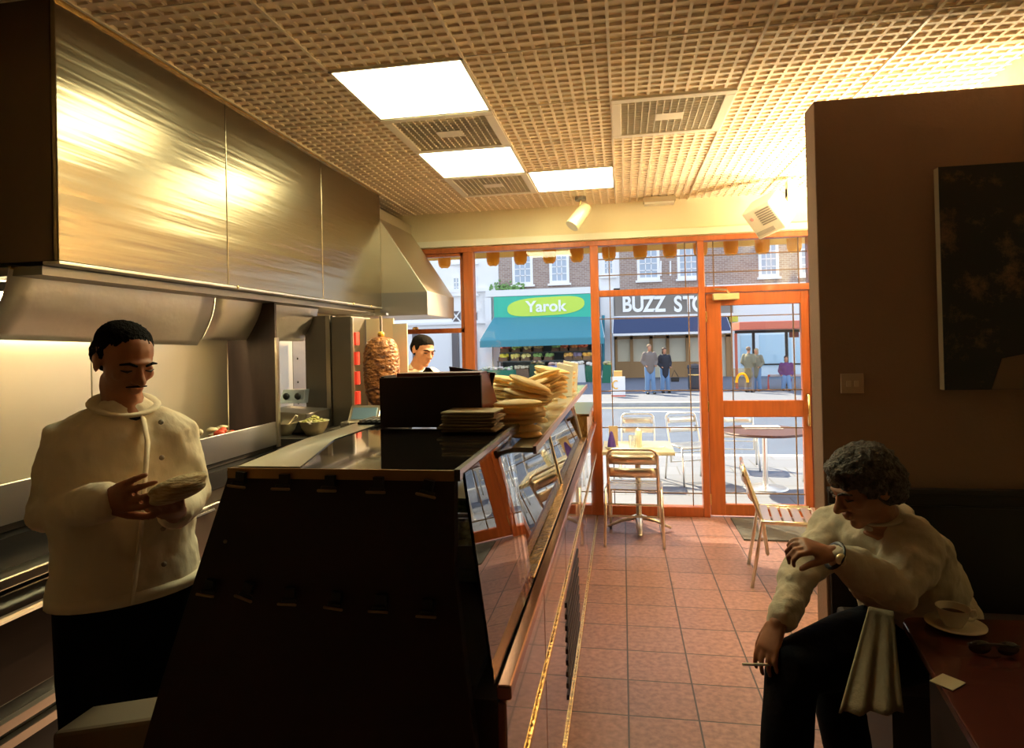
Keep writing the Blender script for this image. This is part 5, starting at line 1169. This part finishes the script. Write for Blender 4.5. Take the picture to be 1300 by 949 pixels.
# ---- street people
def walker(px, ytop, yfeet, Y, label, coat, leg, hairc, fdir, arms='pocket', coatlen=.45, bag=False, sit=False, lean=0):
    A = AY(px, ytop, Y); B = AY(px, yfeet, Y); Hh = A.z-GZ if not sit else 1.62*.9
    s = Hh/1.72; bx, by = A.x, Y; g = GZ+.005
    f_ = V(*fdir).normalized(); sd_ = f_.cross(V(0, 0, 1)).normalized()
    P_ = lambda a, b, z: V(bx, by, g)+sd_*a*s+f_*b*s+V(0, 0, z*s)
    hz = 0
    if sit: hz = -.42
    H = .225*s; hc = P_(0, lean+.02, 1.60+hz); nk = P_(0, lean, 1.44+hz); chs = P_(0, lean*.6, 1.22+hz); pel = P_(0, 0, .92+hz)
    sh = (P_(.17, lean, 1.38+hz), P_(-.17, lean, 1.38+hz)); el = (P_(.25, lean-.04, 1.12+hz), P_(-.25, lean-.04, 1.12+hz)); wr = (P_(.17, lean+.12, .98+hz), P_(-.17, lean+.12, .98+hz))
    hips = [P_(.09, 0, .90+hz), P_(-.09, 0, .90+hz)]
    if sit: kn = [P_(.10, .40, .50), P_(-.06, .38, .50)]; an = [P_(.12, .42, .085), P_(-.10, .52, .085)]
    else: kn = [P_(.10, .03, .48), P_(-.10, .05, .48)]; an = [P_(.11, 0, .085), P_(-.12, .02, .085)]
    t, rot = folk('person', label, hc, f_, H, V(0, 0, 1), pel, chs, nk, sh, el, wr, {'foot': f_}, hips, kn, an, None, SKIN2, hairc, voxel=.018, detail=False, bodyside=sd_, r=s, hands=lambda mb: (hand(mb, wr[0], f_, V(0, 0, -1), 1, s), hand(mb, wr[1], f_, V(0, 0, -1), -1, s)))
    mb = MB(); mb.loft([P_(0, 0, 1.36-coatlen-.13+hz), pel+V(0, 0, .05), chs, lerp(chs, nk, .6), lerp(chs, nk, .9)], [.18*s, .175*s, .20*s, .19*s, .09*s], [.14*s, .14*s, .14*s, .12*s, .08*s], side=sd_, n=16)
    for a, b_, c_ in zip(sh, el, wr): mb.loft([a, b_, lerp(b_, c_, .9)], [.085*s, .07*s, .055*s], n=12)
    mb.build('coat', coat, t, remesh=.02, sm=2)
    mb = MB()
    for a, b_, c_ in zip(hips, kn, an): mb.loft([a, b_, c_-V(0, 0, .02)], [.10*s, .08*s, .075*s], n=12)
    mb.build('trousers', leg, t, remesh=.02, sm=2)
    hb = MB(); hb.ell(W_(hc, rot, H, 0, -.12, .2), .37*H, .43*H, .36*H, rot)
    if hairc is not MATS.get('short_hair'): hb.ell(W_(hc, rot, H, 0, -.22, -.25), .36*H, .30*H, .55*H, rot)
    hb.build('hair', hairc, t, smooth=True)
    mb = MB()
    for a_ in an: mb.loft([a_-f_*.04*s-V(0, 0, .04*s), a_+f_*.15*s-V(0, 0, .05*s)], [.05*s, .04*s], n=10)
    mb.build('shoes', BLACKP, t, smooth=True)
    if bag:
        hbg = thing('handbag', P_(-.34, .1, .52), 'dark handbag hanging beside the woman in black', 'bag'); q = P_(-.36, .12, .50)
        MB().cbox(q, .30*s, .10*s, .18*s).build('bag_body', BLACKP, hbg, bevel=.02); MB().tube([q+V(-.1, 0, .09), q+V(-.02, 0, .30), q+V(.1, 0, .09)], .012).build('strap', BLACKP, hbg)
    return t
JEANS = mat('blue_jeans', (.16, .27, .45), .8); SHORTH = mat('short_hair', (.25, .16, .10), .7); LONGH = mat('long_dark_hair', (.06, .03, .02), .6)
walker(824, 437, 500, 20.6, 'man in a grey brown jacket and jeans standing on the far pavement', mat('taupe_coat', (.20, .16, .14), .8), JEANS, SHORTH, (.25, -1, 0), coatlen=.42)
walker(843, 441, 499, 21.0, 'woman in a black coat and jeans beside the man in taupe', mat('black_coat', (.03, .03, .04), .8), JEANS, LONGH, (.35, -1, 0), coatlen=.55, bag=True)
walker(950, 440, 498, 20.9, 'person in a big olive coat standing at the bus shelter', mat('olive_coat', (.22, .20, .13), .8), mat('grey_trousers', (.2, .2, .22), .8), SHORTH, (.6, .8, 0), coatlen=.6)
walker(960, 442, 498, 21.4, 'person in an olive jacket close behind the big coated one', mat('olive_jacket', (.24, .22, .15), .8), JEANS, mat('fair_hair', (.45, .33, .18), .6), (-.5, -.8, 0), coatlen=.6)
walker(998, 449, 494, 21.75, 'woman in a purple jacket and jeans seated on the shelter bench', mat('purple_jacket', (.16, .05, .16), .8), JEANS, LONGH, (-.25, -1, 0), sit=True)
